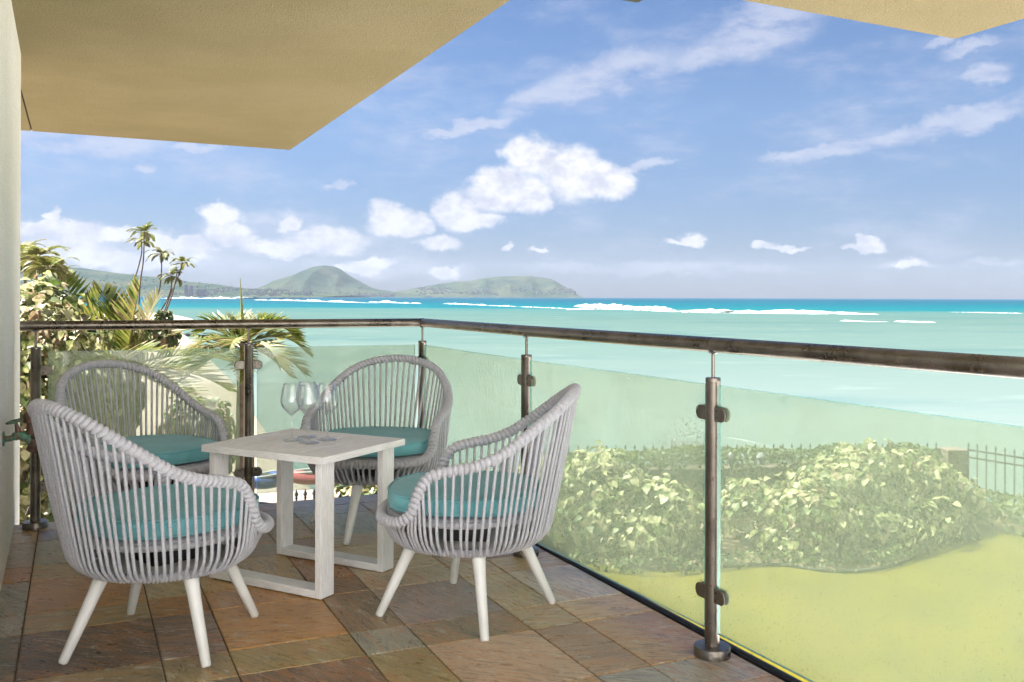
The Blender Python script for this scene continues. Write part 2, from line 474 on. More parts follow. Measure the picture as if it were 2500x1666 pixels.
# vegetation
def mat_leaf(name, c1, c2, scale=9.0, lo=0.42, hi=0.58, trans=0.35, rough=0.5, coord='Position', c3=None):
    m, k, b = material(name)
    out = k.n['Material Output']
    v = position(k) if coord == 'Position' else coords(k, coord)
    n = k.noise(v, scale, 4, 0.6)
    c = k.mix(k.maprange(n, lo, hi), c1, c2)
    if c3 is not None:
        c = k.mix(k.maprange(k.noise(v, scale * 0.37, 2), 0.58, 0.68), c, c3)
    k.l.new(c, b.inputs['Base Color']); b.inputs['Roughness'].default_value = rough
    b.inputs['Specular IOR Level'].default_value = 0.3
    t = k.new('ShaderNodeBsdfTranslucent'); k.l.new(c, t.inputs[0])
    mx = k.new('ShaderNodeMixShader'); mx.inputs[0].default_value = trans
    k.l.new(b.outputs[0], mx.inputs[1]); k.l.new(t.outputs[0], mx.inputs[2]); k.l.new(mx.outputs[0], out.inputs[0])
    return m
M_LEAFS = [mat_leaf('variegated_leaf_cream', (0.3735, 0.3527, 0.1971), (0.1349, 0.1556, 0.03631), 14, 0.45, 0.66),
           mat_leaf('variegated_leaf_green', (0.07262, 0.1037, 0.02075), (0.2905, 0.2854, 0.1349), 14, 0.45, 0.66),
           mat_leaf('green_leaf', (0.03631, 0.06225, 0.01245), (0.06225, 0.09337, 0.02075), 10),
           mat_leaf('variegated_leaf_pink', (0.3112, 0.2283, 0.1556), (0.1245, 0.1245, 0.0415), 14)]
M_DRYLEAF = mat_leaf('dry_leaf', (0.17, 0.105, 0.05), (0.24, 0.18, 0.105), 12)
M_FROND = mat_leaf('palm_leaflet_green', (0.055, 0.085, 0.014), (0.115, 0.135, 0.024), 5, c3=(0.16, 0.14, 0.04))
M_FROND_Y = mat_leaf('palm_leaflet_yellow', (0.12, 0.145, 0.025), (0.19, 0.185, 0.04), 5)
M_FROND_DRY = mat_leaf('palm_leaflet_dry', (0.19, 0.145, 0.06), (0.25, 0.20, 0.10), 6)
M_RACHIS = simple('palm_rachis', (0.13, 0.115, 0.03), (0.18, 0.14, 0.055), 0.6, scale=8)
M_BARK = simple('bark', (0.09, 0.068, 0.05), (0.15, 0.12, 0.09), 0.9, scale=12, bscale=30, bstr=0.5, bdist=0.02)
M_FARGREEN = mat_leaf('far_tree_green', (0.09, 0.12, 0.03), (0.18, 0.18, 0.05), 1.2)

# ------------------------------------------------------------------ the setting: sea, land, hills
SEA_Z, LAND_Z = -5.0, -3.2
def mat_sea():
    m, k, b = material('sea_water')
    p = position(k)
    sep = k.new('ShaderNodeSeparateXYZ'); k.l.new(p, sep.inputs[0])
    ly = k.math('LOGARITHM', k.math('MAXIMUM', sep.outputs[1], 5.0), 10.0)
    warp = k.noise(k.mapping(p, (0.004, 0.012, 0.01)), 1.0, 5, 0.6)
    warp2 = k.noise(k.mapping(p, (0.02, 0.09, 0.01)), 1.0, 5, 0.6)
    t = k.math('ADD', ly, k.math('MULTIPLY_ADD', warp, 0.30, -0.15))
    t = k.math('ADD', t, k.math('MULTIPLY_ADD', warp2, 0.16, -0.08))
    t = k.maprange(t, 1.3, 3.3, 0, 1, False)
    c = k.ramp(t, [(0.0, (0.06313, 0.09585, 0.08976)), (0.2, (0.07652, 0.1026, 0.1003)), (0.36, (0.05166, 0.08133, 0.07709)), (0.56, (0.03731, 0.06777, 0.06442)),
                   (0.655, (0.0306, 0.06681, 0.06548)), (0.70, (0.0009565, 0.05616, 0.0697)), (0.80, (0.0003827, 0.0426, 0.06337)), (1.0, (0.0003827, 0.02905, 0.0528))])
    # reef and weed patches, and sunlit sand below the shallows
    pat = k.noise(k.mapping(p, (0.018, 0.05, 0.01)), 1.0, 6, 0.62)
    c = k.mix(k.math('MULTIPLY', k.maprange(pat, 0.48, 0.66), 0.6), c, k.mix(1.0, c, (0.62, 0.80, 0.88), 'MULTIPLY'))
    pat2 = k.noise(k.mapping(p, (0.10, 0.22, 0.01)), 1.0, 6, 0.65)
    c = k.mix(k.math('MULTIPLY', k.maprange(pat2, 0.54, 0.74), 0.45), c, k.mix(0.35, c, (0.2, 0.23, 0.21)))
    k.l.new(c, b.inputs['Base Color'])
    b.inputs['Roughness'].default_value = 0.6
    b.inputs['Specular IOR Level'].default_value = 0.0
    r = k.noise(k.mapping(p, (0.5, 1.1, 1)), 1.0, 5, 0.6)
    bump(k, b, r, 0.35, 0.12)
    gl = k.new('ShaderNodeBsdfGlossy'); gl.inputs['Roughness'].default_value = 0.3
    mx = k.new('ShaderNodeMixShader'); mx.inputs[0].default_value = 0.035
    k.l.new(b.outputs[0], mx.inputs[1]); k.l.new(gl.outputs[0], mx.inputs[2]); k.l.new(mx.outputs[0], k.n['Material Output'].inputs[0])
    return m
mb = MB(); mb.add([(-9000, -60, SEA_Z), (9000, -60, SEA_Z), (9000, 9300, SEA_Z), (-9000, 9300, SEA_Z)], [(0, 1, 2, 3)])
tag(mb.build('sea', mat_sea()), 'turquoise sea reaching to the horizon', kind='structure')

def mat_lawn():
    m, k, b = material('lawn_grass')
    p = position(k)
    n = k.noise(p, 0.6, 5, 0.6); n2 = k.noise(p, 14, 5, 0.7); n3 = k.noise(p, 70, 3, 0.7)
    c = k.mix(k.maprange(n, 0.3, 0.7), (0.066, 0.06044, 0.003241), (0.09744, 0.0798, 0.005835))
    c = k.mix(k.math('MULTIPLY', k.maprange(n2, 0.45, 0.7), 0.5), c, (0.1037, 0.08763, 0.01135))
    c = k.mix(k.math('MULTIPLY', k.maprange(n3, 0.55, 0.35), 0.2), c, (0.03143, 0.03928, 0.002593))
    k.l.new(c, b.inputs['Base Color']); b.inputs['Roughness'].default_value = 0.9
    b.inputs['Specular IOR Level'].default_value = 0.1
    bump(k, b, k.math('ADD', n3, k.math('MULTIPLY', n2, 0.6)), 0.3, 0.02)
    return m
M_LAWN = mat_lawn()
M_SAND = simple('pale_sand', (0.205, 0.17, 0.138), (0.255, 0.22, 0.18), 0.95, scale=0.7, bscale=5, bstr=0.5, bdist=0.05, coord='Position', detail=6, spec=0.1)
M_SOIL = simple('garden_soil', (0.09, 0.06, 0.035), (0.14, 0.10, 0.065), 0.95, scale=3, bscale=25, bstr=0.6, bdist=0.03, coord='Position', spec=0.1)
M_SEAWALL = simple('seawall_rock', (0.07, 0.065, 0.06), (0.11, 0.10, 0.09), 0.9, scale=1.2, bscale=2.5, bstr=0.8, bdist=0.2, coord='Position')
# lawn block behind the sea wall
shore = [(-2.6, 23.0), (1.5, 21.5), (6.0, 21.0), (10.1, 20.6), (11.2, 18.6), (12.6, 15.6), (16, 10), (26, 2), (26, -12), (-2.6, -12)]
mb = MB()
n = len(shore)
mb.add([(x, y, LAND_Z) for x, y in shore], [tuple(range(n))[::-1]], 0)
mb.add([(x, y, LAND_Z) for x, y in shore] + [(x, y + 0.4, SEA_Z - 0.5) for x, y in shore], [(i, i + 1, n + i + 1, n + i) for i in range(n - 1)], 1)
tag(mb.build('lawn', [M_LAWN, M_SEAWALL]), 'sunlit clipped lawn below the balcony', kind='structure')
# sand on the left, sloping into the water
mb = MB()
line = [(-2.4, 22.8), (-4.6, 27), (-7.5, 33), (-13, 48), (-21, 70), (-40, 118), (-62, 175), (-74, 215), (-110, 260), (-300, 300)]
line = spline([(x, y, 0) for x, y in line], 4)
cols = 14; v = []; f = []
for i, p in enumerate(line):
    for j in range(cols):
        t = j / (cols - 1)
        inl = Vector((-2.4 - 300 * (i / len(line)) ** 2.2, -12 + 0.2 * p.y, 0)) if i else Vector((-2.4, -12, 0))
        q = p.lerp(inl, t ** 1.8)
        dist = (q - p).length
        z = lerp(SEA_Z - 0.25, LAND_Z - 0.02, min(1, dist / 9.0) ** 0.7) + 0.12 * mnoise.noise(q * 0.25) * min(1, dist / 6)
        v.append((q.x, q.y, min(z, LAND_Z + 0.1)))
for i in range(len(line) - 1):
    for j in range(cols - 1):
        a = i * cols + j; f.append((a, a + 1, a + cols + 1, a + cols))
mb.add(v, f)
tag(mb.build('sand', M_SAND, smooth=True), 'pale sand running down to the water', kind='structure')

def mat_hill(name, g1, g2, rock):
    m, k, b = material(name)
    p = position(k)
    n = k.noise(k.mapping(p, (0.004, 0.004, 0.006)), 1.0, 8, 0.62); n2 = k.noise(k.mapping(p, (0.02, 0.02, 0.012)), 1.0, 5, 0.7)
    c = k.mix(k.maprange(n, 0.38, 0.62), g1, g2)
    c = k.mix(k.math('MULTIPLY', k.maprange(n2, 0.5, 0.68), 0.6), c, rock)
    k.l.new(c, b.inputs['Base Color']); b.inputs['Roughness'].default_value = 1.0; b.inputs['Specular IOR Level'].default_value = 0.0
    bump(k, b, n, 0.8, 60)
    return m
M_HILL = mat_hill('hill_scrub', (0.012, 0.026, 0.018), (0.030, 0.040, 0.024), (0.04, 0.036, 0.03))
def hill(name, outline, D, depth, label, seed, nx=150, ny=34):
    pts = [(atd(px, py, D).x, atd(px, py, D).z) for px, py in outline]
    x0, x1 = pts[0][0], pts[-1][0]
    mb = MB(); v = []; f = []
    def prof(x):
        for (a, za), (b_, zb) in zip(pts, pts[1:]):
            if x <= b_:
                t = (x - a) / (b_ - a); t = max(0, min(1, t))
                return lerp(za, zb, t)
        return pts[-1][1]
    # smoothed crest line
    xs = [lerp(x0, x1, i / (nx - 1)) for i in range(nx)]
    pr = [prof(x) for x in xs]
    pr = [(pr[max(0, i - 1)] + 2 * pr[i] + pr[min(nx - 1, i + 1)]) / 4 for i in range(nx)]
    for i, x in enumerate(xs):
        for j in range(ny):
            u = j / (ny - 1) * 2 - 1
            y = D + u * depth
            sh = max(0.0, 1 - abs(u) ** 1.35)
            top = max(0.0, pr[i] - SEA_Z)
            rid = 0.5 - abs(mnoise.noise(Vector((x / 170.0 + seed, u * 0.9, seed))))
            h = top * sh * (1 + 1.1 * rid * (1 - sh) * 1.6) + 5 * mnoise.noise(Vector((x / 90.0, y / 160.0, seed))) * min(1, top / 40) * (1 if sh < 0.98 else 0.6)
            v.append((x, y, SEA_Z - 1 + h))
    for i in range(nx - 1):
        for j in range(ny - 1):
            a = i * ny + j; f.append((a, a + ny, a + ny + 1, a + 1))
    mb.add(v, f)
    o = mb.build(name, M_HILL, smooth=True)
    tag(o, label, kind='structure')
    return v, nx, ny
H = {}
H['ridge'] = hill('hill', [(-500, 628), (-150, 640), (60, 648), (150, 660), (172, 655), (186, 652), (215, 659), (255, 663), (340, 673), (400, 679), (440, 686), (500, 692), (560, 700), (600, 705), (680, 709), (780, 715), (860, 722)], 5200, 900, 'long low hazy ridge sloping down to the left bay', 3.1)
H['cone'] = hill('hill', [(560, 716), (600, 709), (640, 706), (664, 704), (685, 694), (706, 680), (724, 670), (742, 662), (765, 655), (785, 650), (800, 648), (815, 650), (828, 655), (842, 665), (856, 675), (875, 688), (897, 699), (925, 707), (957, 712), (1000, 717), (1060, 723)], 6800, 900, 'steep hazy green cone hill across the bay', 7.7)
H['head'] = hill('hill', [(900, 720), (965, 712), (995, 708), (1025, 702), (1065, 695), (1110, 688), (1152, 685), (1175, 680), (1195, 677), (1225, 675), (1259, 674), (1300, 675), (1325, 677), (1345, 682), (1358, 687), (1374, 697), (1388, 706), (1400, 716), (1410, 724)], 7400, 800, 'flat topped hazy headland ending at the open sea', 11.3)

# far-off houses, uncountable specks on the slopes
M_HOUSE = simple('far_house_white', (0.40, 0.39, 0.37), (0.32, 0.29, 0.26), 0.8, scale=0.01, coord='Position')
def houses(key, D, spans, count, zlo, zhi):
    v, nx, ny = H[key]
    mb = MB(); k_ = 0; tries = 0
    while k_ < count and tries < count * 60:
        tries += 1
        i = random.randrange(nx); j = random.randrange(2, ny // 2 + 2)
        x, y, z = v[i * ny + j]
        px = CXP + FPX * x / y
        if not any(a < px < b for a, b in spans): continue
        rel = z - SEA_Z
        if not zlo < rel < zhi or (random.random() > exp(-(rel - zlo) / ((zhi - zlo) * 0.4))): continue
        if mnoise.noise(Vector((x / 160, y / 160, 5))) < -0.12: continue
        w = random.uniform(5, 13); d = random.uniform(6, 10); h = random.uniform(5, 9)
        ox, oy = random.uniform(-14, 14), random.uniform(-14, 14)
        mb.box((x + ox - w / 2, y + oy - d / 2, z - 2), (x + ox + w / 2, y + oy + d / 2, z + h)); k_ += 1
    o = mb.build('far_houses', M_HOUSE)
    tag(o, 'white specks of houses spread over the far slopes', kind='stuff')
houses('ridge', 5200, [(150, 760)], 330, 4, 110)
houses('cone', 6800, [(590, 960)], 170, 3, 30)
houses('head', 7400, [(1020, 1402)], 330, 3, 75)
# three far towers on the ridge foot
M_TOWER = simple('far_tower_wall', (0.34, 0.27, 0.25), (0.36, 0.30, 0.28), 0.8, scale=0.02, coord='Position')
M_TWIN = simple('far_tower_window', (0.16, 0.18, 0.22), None, 0.4)
for (px, py, wpx, hpx, lab) in [(455, 713, 9, 17, 'pinkish tower block on the far shore, left one of the pair'),
                                (468, 714, 8, 16, 'pinkish tower block on the far shore, right one of the pair'),
                                (490, 716, 20, 9, 'wide low pale block on the far shore right of the two towers')]:
    D = 4350; p = atd(px, py, D); w = wpx / FPX * D; h = hpx / FPX * D
    t = thing('tower_block', lab, 'building', (p.x, p.y, SEA_Z))
    z0 = p.z - SEA_Z
    mb = MB(); mb.box((-w / 2, 0, -1), (w / 2, w * 0.8, z0 + h)); mb.box((-w / 5, w * 0.2, z0 + h), (w / 5, w * 0.6, z0 + h + 2.5)); mb.build('wall', M_TOWER, t)
    mb = MB()
    for i in range(int(h / 4.2)):
        mb.box((-w / 2 + 1, -0.3, z0 + 2 + i * 4.2), (w / 2 - 1, -0.002, z0 + 3.6 + i * 4.2))
    mb.build('window_band', M_TWIN, t)

# breakers on the reef: long broken ridges of foam
M_FOAM = simple('wave_foam', (0.36, 0.37, 0.37), (0.26, 0.31, 0.31), 0.9, scale=0.5, bscale=1.5, bstr=0.8, bdist=0.4, coord='Position', detail=6)
def soften_foam():
    k = N(M_FOAM.node_tree); b = k.n['Principled BSDF']
    p = position(k)
    n = k.noise(k.mapping(p, (0.10, 0.25, 0.9)), 1.0, 5, 0.6)
    tr = k.new('ShaderNodeBsdfTransparent'); mx = k.new('ShaderNodeMixShader')
    k.l.new(k.maprange(n, 0.26, 0.66), mx.inputs[0]); k.l.new(tr.outputs[0], mx.inputs[1]); k.l.new(b.outputs[0], mx.inputs[2])
    k.l.new(mx.outputs[0], k.n['Material Output'].inputs[0])
soften_foam()
def breaker(pts, hpx, label, seed=0, wid=1.0, gap=0.0):
    P = [at(px, py, SEA_Z) for px, py in pts]
    line, L = resample(spline(P, 10), max(60, min(260, int((P[-1] - P[0]).length / 1.5))))
    mb = MB(); v = []; nrow = 7
    m = len(line)
    for i, p in enumerate(line):
        t = i / (m - 1)
        e = min(1, t / 0.12, (1 - t) / 0.12) ** 0.8
        nn = mnoise.noise(Vector((p.x * 0.045, seed, 0.3))) + 0.5 * mnoise.noise(Vector((p.x * 0.16, seed, 1.3))) + 0.15 * mnoise.noise(Vector((p.x * 0.4, seed, 2.3)))
        amp = max(0.0, 0.6 + 0.8 * nn - gap) * e
        h = hpx / FPX * p.y * amp
        w = (3.0 + p.y * 0.012) * wid * (0.3 + amp)
        for j in range(nrow):
            u = j / (nrow - 1)
            z = h * (sin(pi * u ** 0.6)) * (1 + 0.35 * mnoise.noise(Vector((p.x * 0.7, j * 1.7, seed)))) - 0.05
            v.append((p.x, p.y + (u - 0.35) * w + 0.6 * mnoise.noise(Vector((p.x * 0.2, j, seed))), SEA_Z + (z if 0 < j < nrow - 1 else -0.1)))
    f = [(i * nrow + j, (i + 1) * nrow + j, (i + 1) * nrow + j + 1, i * nrow + j + 1) for i in range(m - 1) for j in range(nrow - 1)]
    mb.add(v, f)
    tag(mb.build('breaking_wave', M_FOAM, smooth=True), label, kind='structure')
breaker([(1380, 757), (1500, 756), (1650, 762), (1800, 765), (2000, 767), (2150, 768)], 11, 'longest white breaker on the reef right of centre', 1, 1.6, -0.1)
breaker([(1400, 749), (1480, 751), (1560, 753), (1650, 757)], 9, 'highest white crest in the middle of the reef', 5, 1.2, -0.2)
breaker([(1080, 742), (1200, 747), (1300, 751), (1420, 756)], 5, 'thin white breaker below the headland', 9, 1.0)
breaker([(900, 738), (960, 740), (1030, 742)], 6, 'short white breaker below the cone hill', 13, 1.0, -0.1)
breaker([(620, 733), (720, 735), (820, 738), (930, 741)], 4, 'thin white breaker left of the cone hill foot', 17, 1.0)
breaker([(390, 729), (480, 729.5), (600, 730), (760, 729)], 5, 'white surf line under the left ridge', 21, 1.4, -0.15)
breaker([(2050, 784), (2120, 786), (2175, 786)], 3, 'small whitecap near the right edge, left part', 25, 0.7, 0.0)
breaker([(2185, 786), (2240, 788), (2285, 788)], 5, 'small whitecap near the right edge, right part', 29, 0.8, -0.1)
breaker([(2300, 762), (2400, 764), (2500, 766)], 3, 'faint foam line at the right edge of the sea', 33, 0.8, 0.1)
# spray against the sea wall
mb = MB()
c0 = at(1668, 1080, SEA_Z)
for i in range(420):
    t = random.random(); a = random.gauss(0, 0.5)
    p = Vector((c0.x + a + t * 0.2, c0.y - 1 + random.gauss(0, 0.4), SEA_Z + t * t * 1.9 * exp(-a * a)))
    s_ = random.uniform(0.02, 0.09) * (1.2 - t * 0.7)
    M_ = Matrix.Translation(p) @ Matrix.Rotation(random.uniform(0, 3), 4, 'X') @ Matrix.Rotation(random.uniform(0, 3), 4, 'Z')
    mb.add([M_ @ Vector(q) * 1 for q in ((-s_, -s_, 0), (s_, -s_, 0), (0, s_, 0), (0, 0, s_ * 1.4))], [(0, 1, 2), (0, 1, 3), (1, 2, 3), (2, 0, 3)])
tag(mb.build('wave_spray', M_FOAM), 'burst of white spray behind the garden hedge', kind='stuff')
breaker([(1760, 1066), (1830, 1078), (1900, 1096)], 10, 'white wash running along the garden sea wall', 41, 0.18, -0.1)

# ------------------------------------------------------------------ balcony shell
# floor: grout bed and one object for each stone
floor_o = None
mb = MB()
fl = [ab(-0.32, 1.72), ab(2.105, 1.72), ab(2.105, 5.68), ab(-0.40, 5.73)]
mb.prism([(p.x, p.y) for p in fl], -0.30, -0.006)
floor_o = mb.build('floor', [M_GROUT])
tag(floor_o, 'balcony floor of quartzite tiles', kind='structure')
bE = [-0.60, -0.178, 0.268, 0.489, 0.921, 1.138, 1.557, 1.77, 2.096]
aE = [1.72, 1.96, 2.43, 2.656, 3.125, 3.36, 3.825, 4.06, 4.53, 4.77, 5.24, 5.47, 5.675]
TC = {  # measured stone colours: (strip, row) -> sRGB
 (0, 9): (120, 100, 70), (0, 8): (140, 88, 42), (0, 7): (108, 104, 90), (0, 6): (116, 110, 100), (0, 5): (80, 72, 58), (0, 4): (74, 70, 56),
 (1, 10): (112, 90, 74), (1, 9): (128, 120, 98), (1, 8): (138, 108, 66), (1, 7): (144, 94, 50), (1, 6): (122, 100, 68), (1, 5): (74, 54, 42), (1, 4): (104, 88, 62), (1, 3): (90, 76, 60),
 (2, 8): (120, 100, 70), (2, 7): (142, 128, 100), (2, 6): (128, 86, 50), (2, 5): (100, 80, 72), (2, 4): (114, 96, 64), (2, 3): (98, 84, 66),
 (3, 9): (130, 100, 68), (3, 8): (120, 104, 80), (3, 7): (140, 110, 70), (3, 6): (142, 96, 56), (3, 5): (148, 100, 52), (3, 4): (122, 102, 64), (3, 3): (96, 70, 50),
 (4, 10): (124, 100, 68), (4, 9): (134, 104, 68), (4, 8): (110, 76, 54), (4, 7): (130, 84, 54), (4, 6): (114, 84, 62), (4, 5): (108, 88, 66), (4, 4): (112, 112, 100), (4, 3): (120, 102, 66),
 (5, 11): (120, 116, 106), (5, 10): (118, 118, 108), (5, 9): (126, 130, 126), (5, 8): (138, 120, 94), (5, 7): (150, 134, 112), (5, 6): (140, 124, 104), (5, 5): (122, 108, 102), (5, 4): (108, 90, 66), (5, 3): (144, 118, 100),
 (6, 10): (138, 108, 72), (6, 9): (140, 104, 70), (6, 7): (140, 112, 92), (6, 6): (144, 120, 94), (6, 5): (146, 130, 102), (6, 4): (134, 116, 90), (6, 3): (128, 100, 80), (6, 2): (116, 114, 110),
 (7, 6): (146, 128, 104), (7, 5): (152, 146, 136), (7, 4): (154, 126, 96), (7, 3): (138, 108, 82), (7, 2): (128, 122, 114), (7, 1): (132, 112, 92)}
pal = [(128, 104, 72), (112, 92, 68), (140, 122, 96), (104, 84, 70), (120, 114, 104), (136, 98, 58)]
TF = 1.72
def tile(b0, b1, a0, a1, col):
    g = 0.0028
    b0 += g; b1 -= g; a0 += g; a1 -= g
    mb = MB()
    nb, na = 3, 3
    def P(b_, a_): return ab(b_, a_ + 0.022 * (1.1 - b_))
    c = [P(b0, a0), P(b1, a0), P(b1, a1), P(b0, a1)]
    ctr = (c[0] + c[1] + c[2] + c[3]) / 4
    dz = random.uniform(-0.0007, 0.0007)
    ch = 0.003
    v = []
    for p in c: v.append(p - ctr + Vector((0, 0, -0.02)))
    for p in c: v.append(p - ctr + Vector((0, 0, -0.0025 + dz)))
    for p in c:
        q = p - ctr; q = q * (1 - ch / q.length * 1.4); v.append(q + Vector((random.uniform(-.0008, .0008), random.uniform(-.0008, .0008), dz)))
    f = [(i, (i + 1) % 4, 4 + (i + 1) % 4, 4 + i) for i in range(4)] + [(4 + i, 4 + (i + 1) % 4, 8 + (i + 1) % 4, 8 + i) for i in range(4)] + [(8, 9, 10, 11)]
    mb.add(v, f)
    o = mb.build('tile', M_TILE, floor_o, loc=ctr)
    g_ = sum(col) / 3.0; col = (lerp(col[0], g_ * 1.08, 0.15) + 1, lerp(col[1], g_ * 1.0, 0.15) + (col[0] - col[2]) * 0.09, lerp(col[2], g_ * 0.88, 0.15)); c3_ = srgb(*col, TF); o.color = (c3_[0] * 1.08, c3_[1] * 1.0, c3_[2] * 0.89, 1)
for i in range(8):
    for j in range(len(aE) - 1):
        b0, b1 = bE[i], bE[i + 1]
        if i == 0: b0 = -0.312
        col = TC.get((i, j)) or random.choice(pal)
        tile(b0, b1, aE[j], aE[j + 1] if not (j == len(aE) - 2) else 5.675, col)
# black edge trim along the right side of the floor
mb = MB()
pts = [ab(2.118, -1.2, 0.002), ab(2.118, 5.70, 0.002)]
mb.tube(pts, 0.012, 8)
mb.box((0, 0, -0.012), (0.014, 6.9, 0.005), 0, Matrix.Translation(ab(2.101, -1.2)) @ Matrix.Rotation(ROTB, 4, 'Z'))
tag(mb.build('edge_trim', M_BLACK), 'black bead trim along the outer edge of the tiled floor', 'trim')

# unseen terrace, path and building, all added to bounce sunlight into the balcony
M_BOUNCE = simple('bounce_paving', srgb(236, 236, 240), srgb(228, 228, 232), 0.85, scale=3, bscale=60, bstr=0.3)
mb = MB()
q = [ab(-5.5, -8.5), ab(4.1, -8.5), ab(4.1, -1.2), ab(2.105, -1.2), ab(2.105, 1.715), ab(-0.5, 1.715), ab(-5.5, -1.2)]
mb.prism([(p.x, p.y) for p in q], -0.30, -0.002)
tb = thing('building', 'unseen white building added behind the terrace to bounce light', 'building', ab(-0.7, -5.2), ROTB)  # out of view, put in to throw light onto the chairs
wb = MB(); wb.box((-8.0, -0.4, -3.2), (7.0, 0.0, 6.4)); wb.build('wall', M_BOUNCE, tb)
for x_ in (-5.0, -1.4, 2.2):
    wb = MB(); wb.box((x_ - 0.75, 0.0005, 0.0), (x_ + 0.75, 0.05, 2.3)); wf = wb.build('door_frame', M_WHITE, tb)
    wb = MB(); wb.box((x_ - 0.68, 0.0505, 0.06), (x_ + 0.68, 0.056, 2.23)); wb.build('pane', M_EDGE, wf)
tag(mb.build('terrace', M_BOUNCE), 'unseen pale terrace paving added behind the balcony to bounce sun', kind='structure')
mb = MB()
q = [Vector((-2, -9, 0)), Vector((15, -9, 0)), Vector((15, 9.4, 0)), Vector((-1, 9.4, 0))]  # out of view, laid to throw sun up at the ceiling
mb.add([(p.x, p.y, LAND_Z + 0.004) for p in q], [(0, 1, 2, 3)])
tag(mb.build('path', M_BOUNCE), 'unseen pale path added on the ground below the balcony to bounce sun', kind='structure')

# left wall: a thick stucco wall with a rounded end
t = thing('stucco_wall', 'cream stucco wall along the left side of the balcony', 'wall', (0, 0, 0))
wa = lambda d, off=0.0: Vector((-0.266 - 0.4836 * d, d, 0)) + Vector((0.9003, 0.4354, 0)) * off
mb = MB()
p0, p1 = wa(1.9), wa(5.60)
nn = Vector((-0.9003, -0.4354, 0))
poly = [p0, p1 - (p1 - p0).normalized() * 0.02 , p1 + nn * 0.02, p1 + nn * 0.30, p0 + nn * 0.30]
mb.prism([(p.x, p.y) for p in poly], -3.2, 2.70)
mb.build('wall_face', M_WALL, t)
# ceiling slab: its right edge stands over the right railing
CZ = 2.70
corner = at(708, 366.5, CZ)
ceil = MB()
e_b = corner.dot(B); e_a = corner.dot(A)
g1 = at(51, 195, CZ); g2 = at(72, 319, CZ)
gb = (g1.dot(B) + g2.dot(B)) / 2
def pl(b_, a_): q = ab(b_, a_); return (q.x, q.y)
leftcorner = at(50, 318.5, CZ)
# front edge measured from two points of the photograph
fa = leftcorner.dot(A); fb = leftcorner.dot(B)
sl = (e_a - fa) / (e_b - fb)
def front(b_): return e_a + sl * (b_ - e_b)
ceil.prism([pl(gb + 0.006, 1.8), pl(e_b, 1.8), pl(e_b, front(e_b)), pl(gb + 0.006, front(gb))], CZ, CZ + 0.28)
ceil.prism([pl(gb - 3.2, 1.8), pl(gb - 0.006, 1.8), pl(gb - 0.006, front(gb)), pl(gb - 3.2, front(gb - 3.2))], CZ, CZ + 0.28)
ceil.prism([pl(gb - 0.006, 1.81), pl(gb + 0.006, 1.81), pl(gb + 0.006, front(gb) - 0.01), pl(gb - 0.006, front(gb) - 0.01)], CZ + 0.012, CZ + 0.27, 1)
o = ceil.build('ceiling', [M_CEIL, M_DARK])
tag(o, 'cream stucco underside of the balcony above, upper left', kind='structure')
# neighbouring soffit at the upper right
c2 = at(2332, 95, CZ); b2, a2 = c2.dot(B), c2.dot(A)
mb = MB()
mb.prism([pl(b2, a2), pl(b2 - 2.2, a2 - 0.03), pl(b2 - 2.2, a2 - 4.6), pl(b2, a2 - 4.6)], CZ + 0.0, CZ + 0.26)
tag(mb.build('soffit', M_CEIL), 'sunlit cream stucco soffit corner at the upper right', 'soffit')
c3 = at(1557, 7, CZ + 0.3); b3, a3 = c3.dot(B), c3.dot(A)  # slab corner built as a beam, its shade painted into the stucco
mb = MB()
mb.prism([pl(b3, a3), pl(b3 - 0.25, a3), pl(b3 - 0.25, a3 - 3.0), pl(b3, a3 - 3.0)], CZ + 0.3, CZ + 0.6)
tag(mb.build('shaded_roof_beam', M_SOFFIT_SHADED), 'small corner of a slab in painted shade, built as a roof beam, peeking in at the top edge', 'beam')

# ------------------------------------------------------------------ railing
RZ = 1.085
PE = at(90, 1287); PE = ab(-0.197, 5.60)
PD = ab(0.915, 5.575); PA = ab(1.985, 5.55)
PB = ab(1.975, 4.03); PC = ab(2.016, 2.63); PF = ab(2.04, 1.22); PG = ab(2.06, -0.2)
rail = thing('handrail', 'weathered round metal handrail turning the balcony corner', 'handrail', PA)
def radius_tube(mb, a, b_, r, n=20): mb.tube([a, a.lerp(b_, 0.5), b_], r, n)
RR = 0.0265
start = PE + (PE - PD).normalized() * 0.075
mb = MB(); zz = Vector((0, 0, RZ))
mid = PA + zz
dirL = (start - PA).normalized(); dirR = (PB - PA).normalized()
mb.tube([start + zz, PE + zz, PD + zz, mid + dirL * 0.002], RR, 22)
mb.v = [tuple(Vector(p) - PA) for p in mb.v]
mb.build('rail_tube', M_STEEL, rail, smooth=True)
mb = MB(); mb.tube([mid + dirR * 0.002, PB + zz, PC + zz - (PC - PB).normalized() * 0.003], RR, 22)
mb.v = [tuple(Vector(p) - PA) for p in mb.v]
mb.build('rail_tube', M_STEEL, rail, smooth=True)
mb = MB(); mb.tube([PC + zz, PF + zz, PG + zz], RR, 22)
mb.v = [tuple(Vector(p) - PA) for p in mb.v]
mb.build('rail_tube', M_STEEL, rail, smooth=True)
mb = MB(); mb.lathe([(0.0, 0.0285), (0.012, 0.026), (0.0275, 0.013), (0.0275, -0.013), (0.012, -0.026), (0, -0.0285)], 22, M=Matrix.Translation((0, 0, RZ)))
mb.build('corner_joint', M_STEEL, rail, smooth=True)

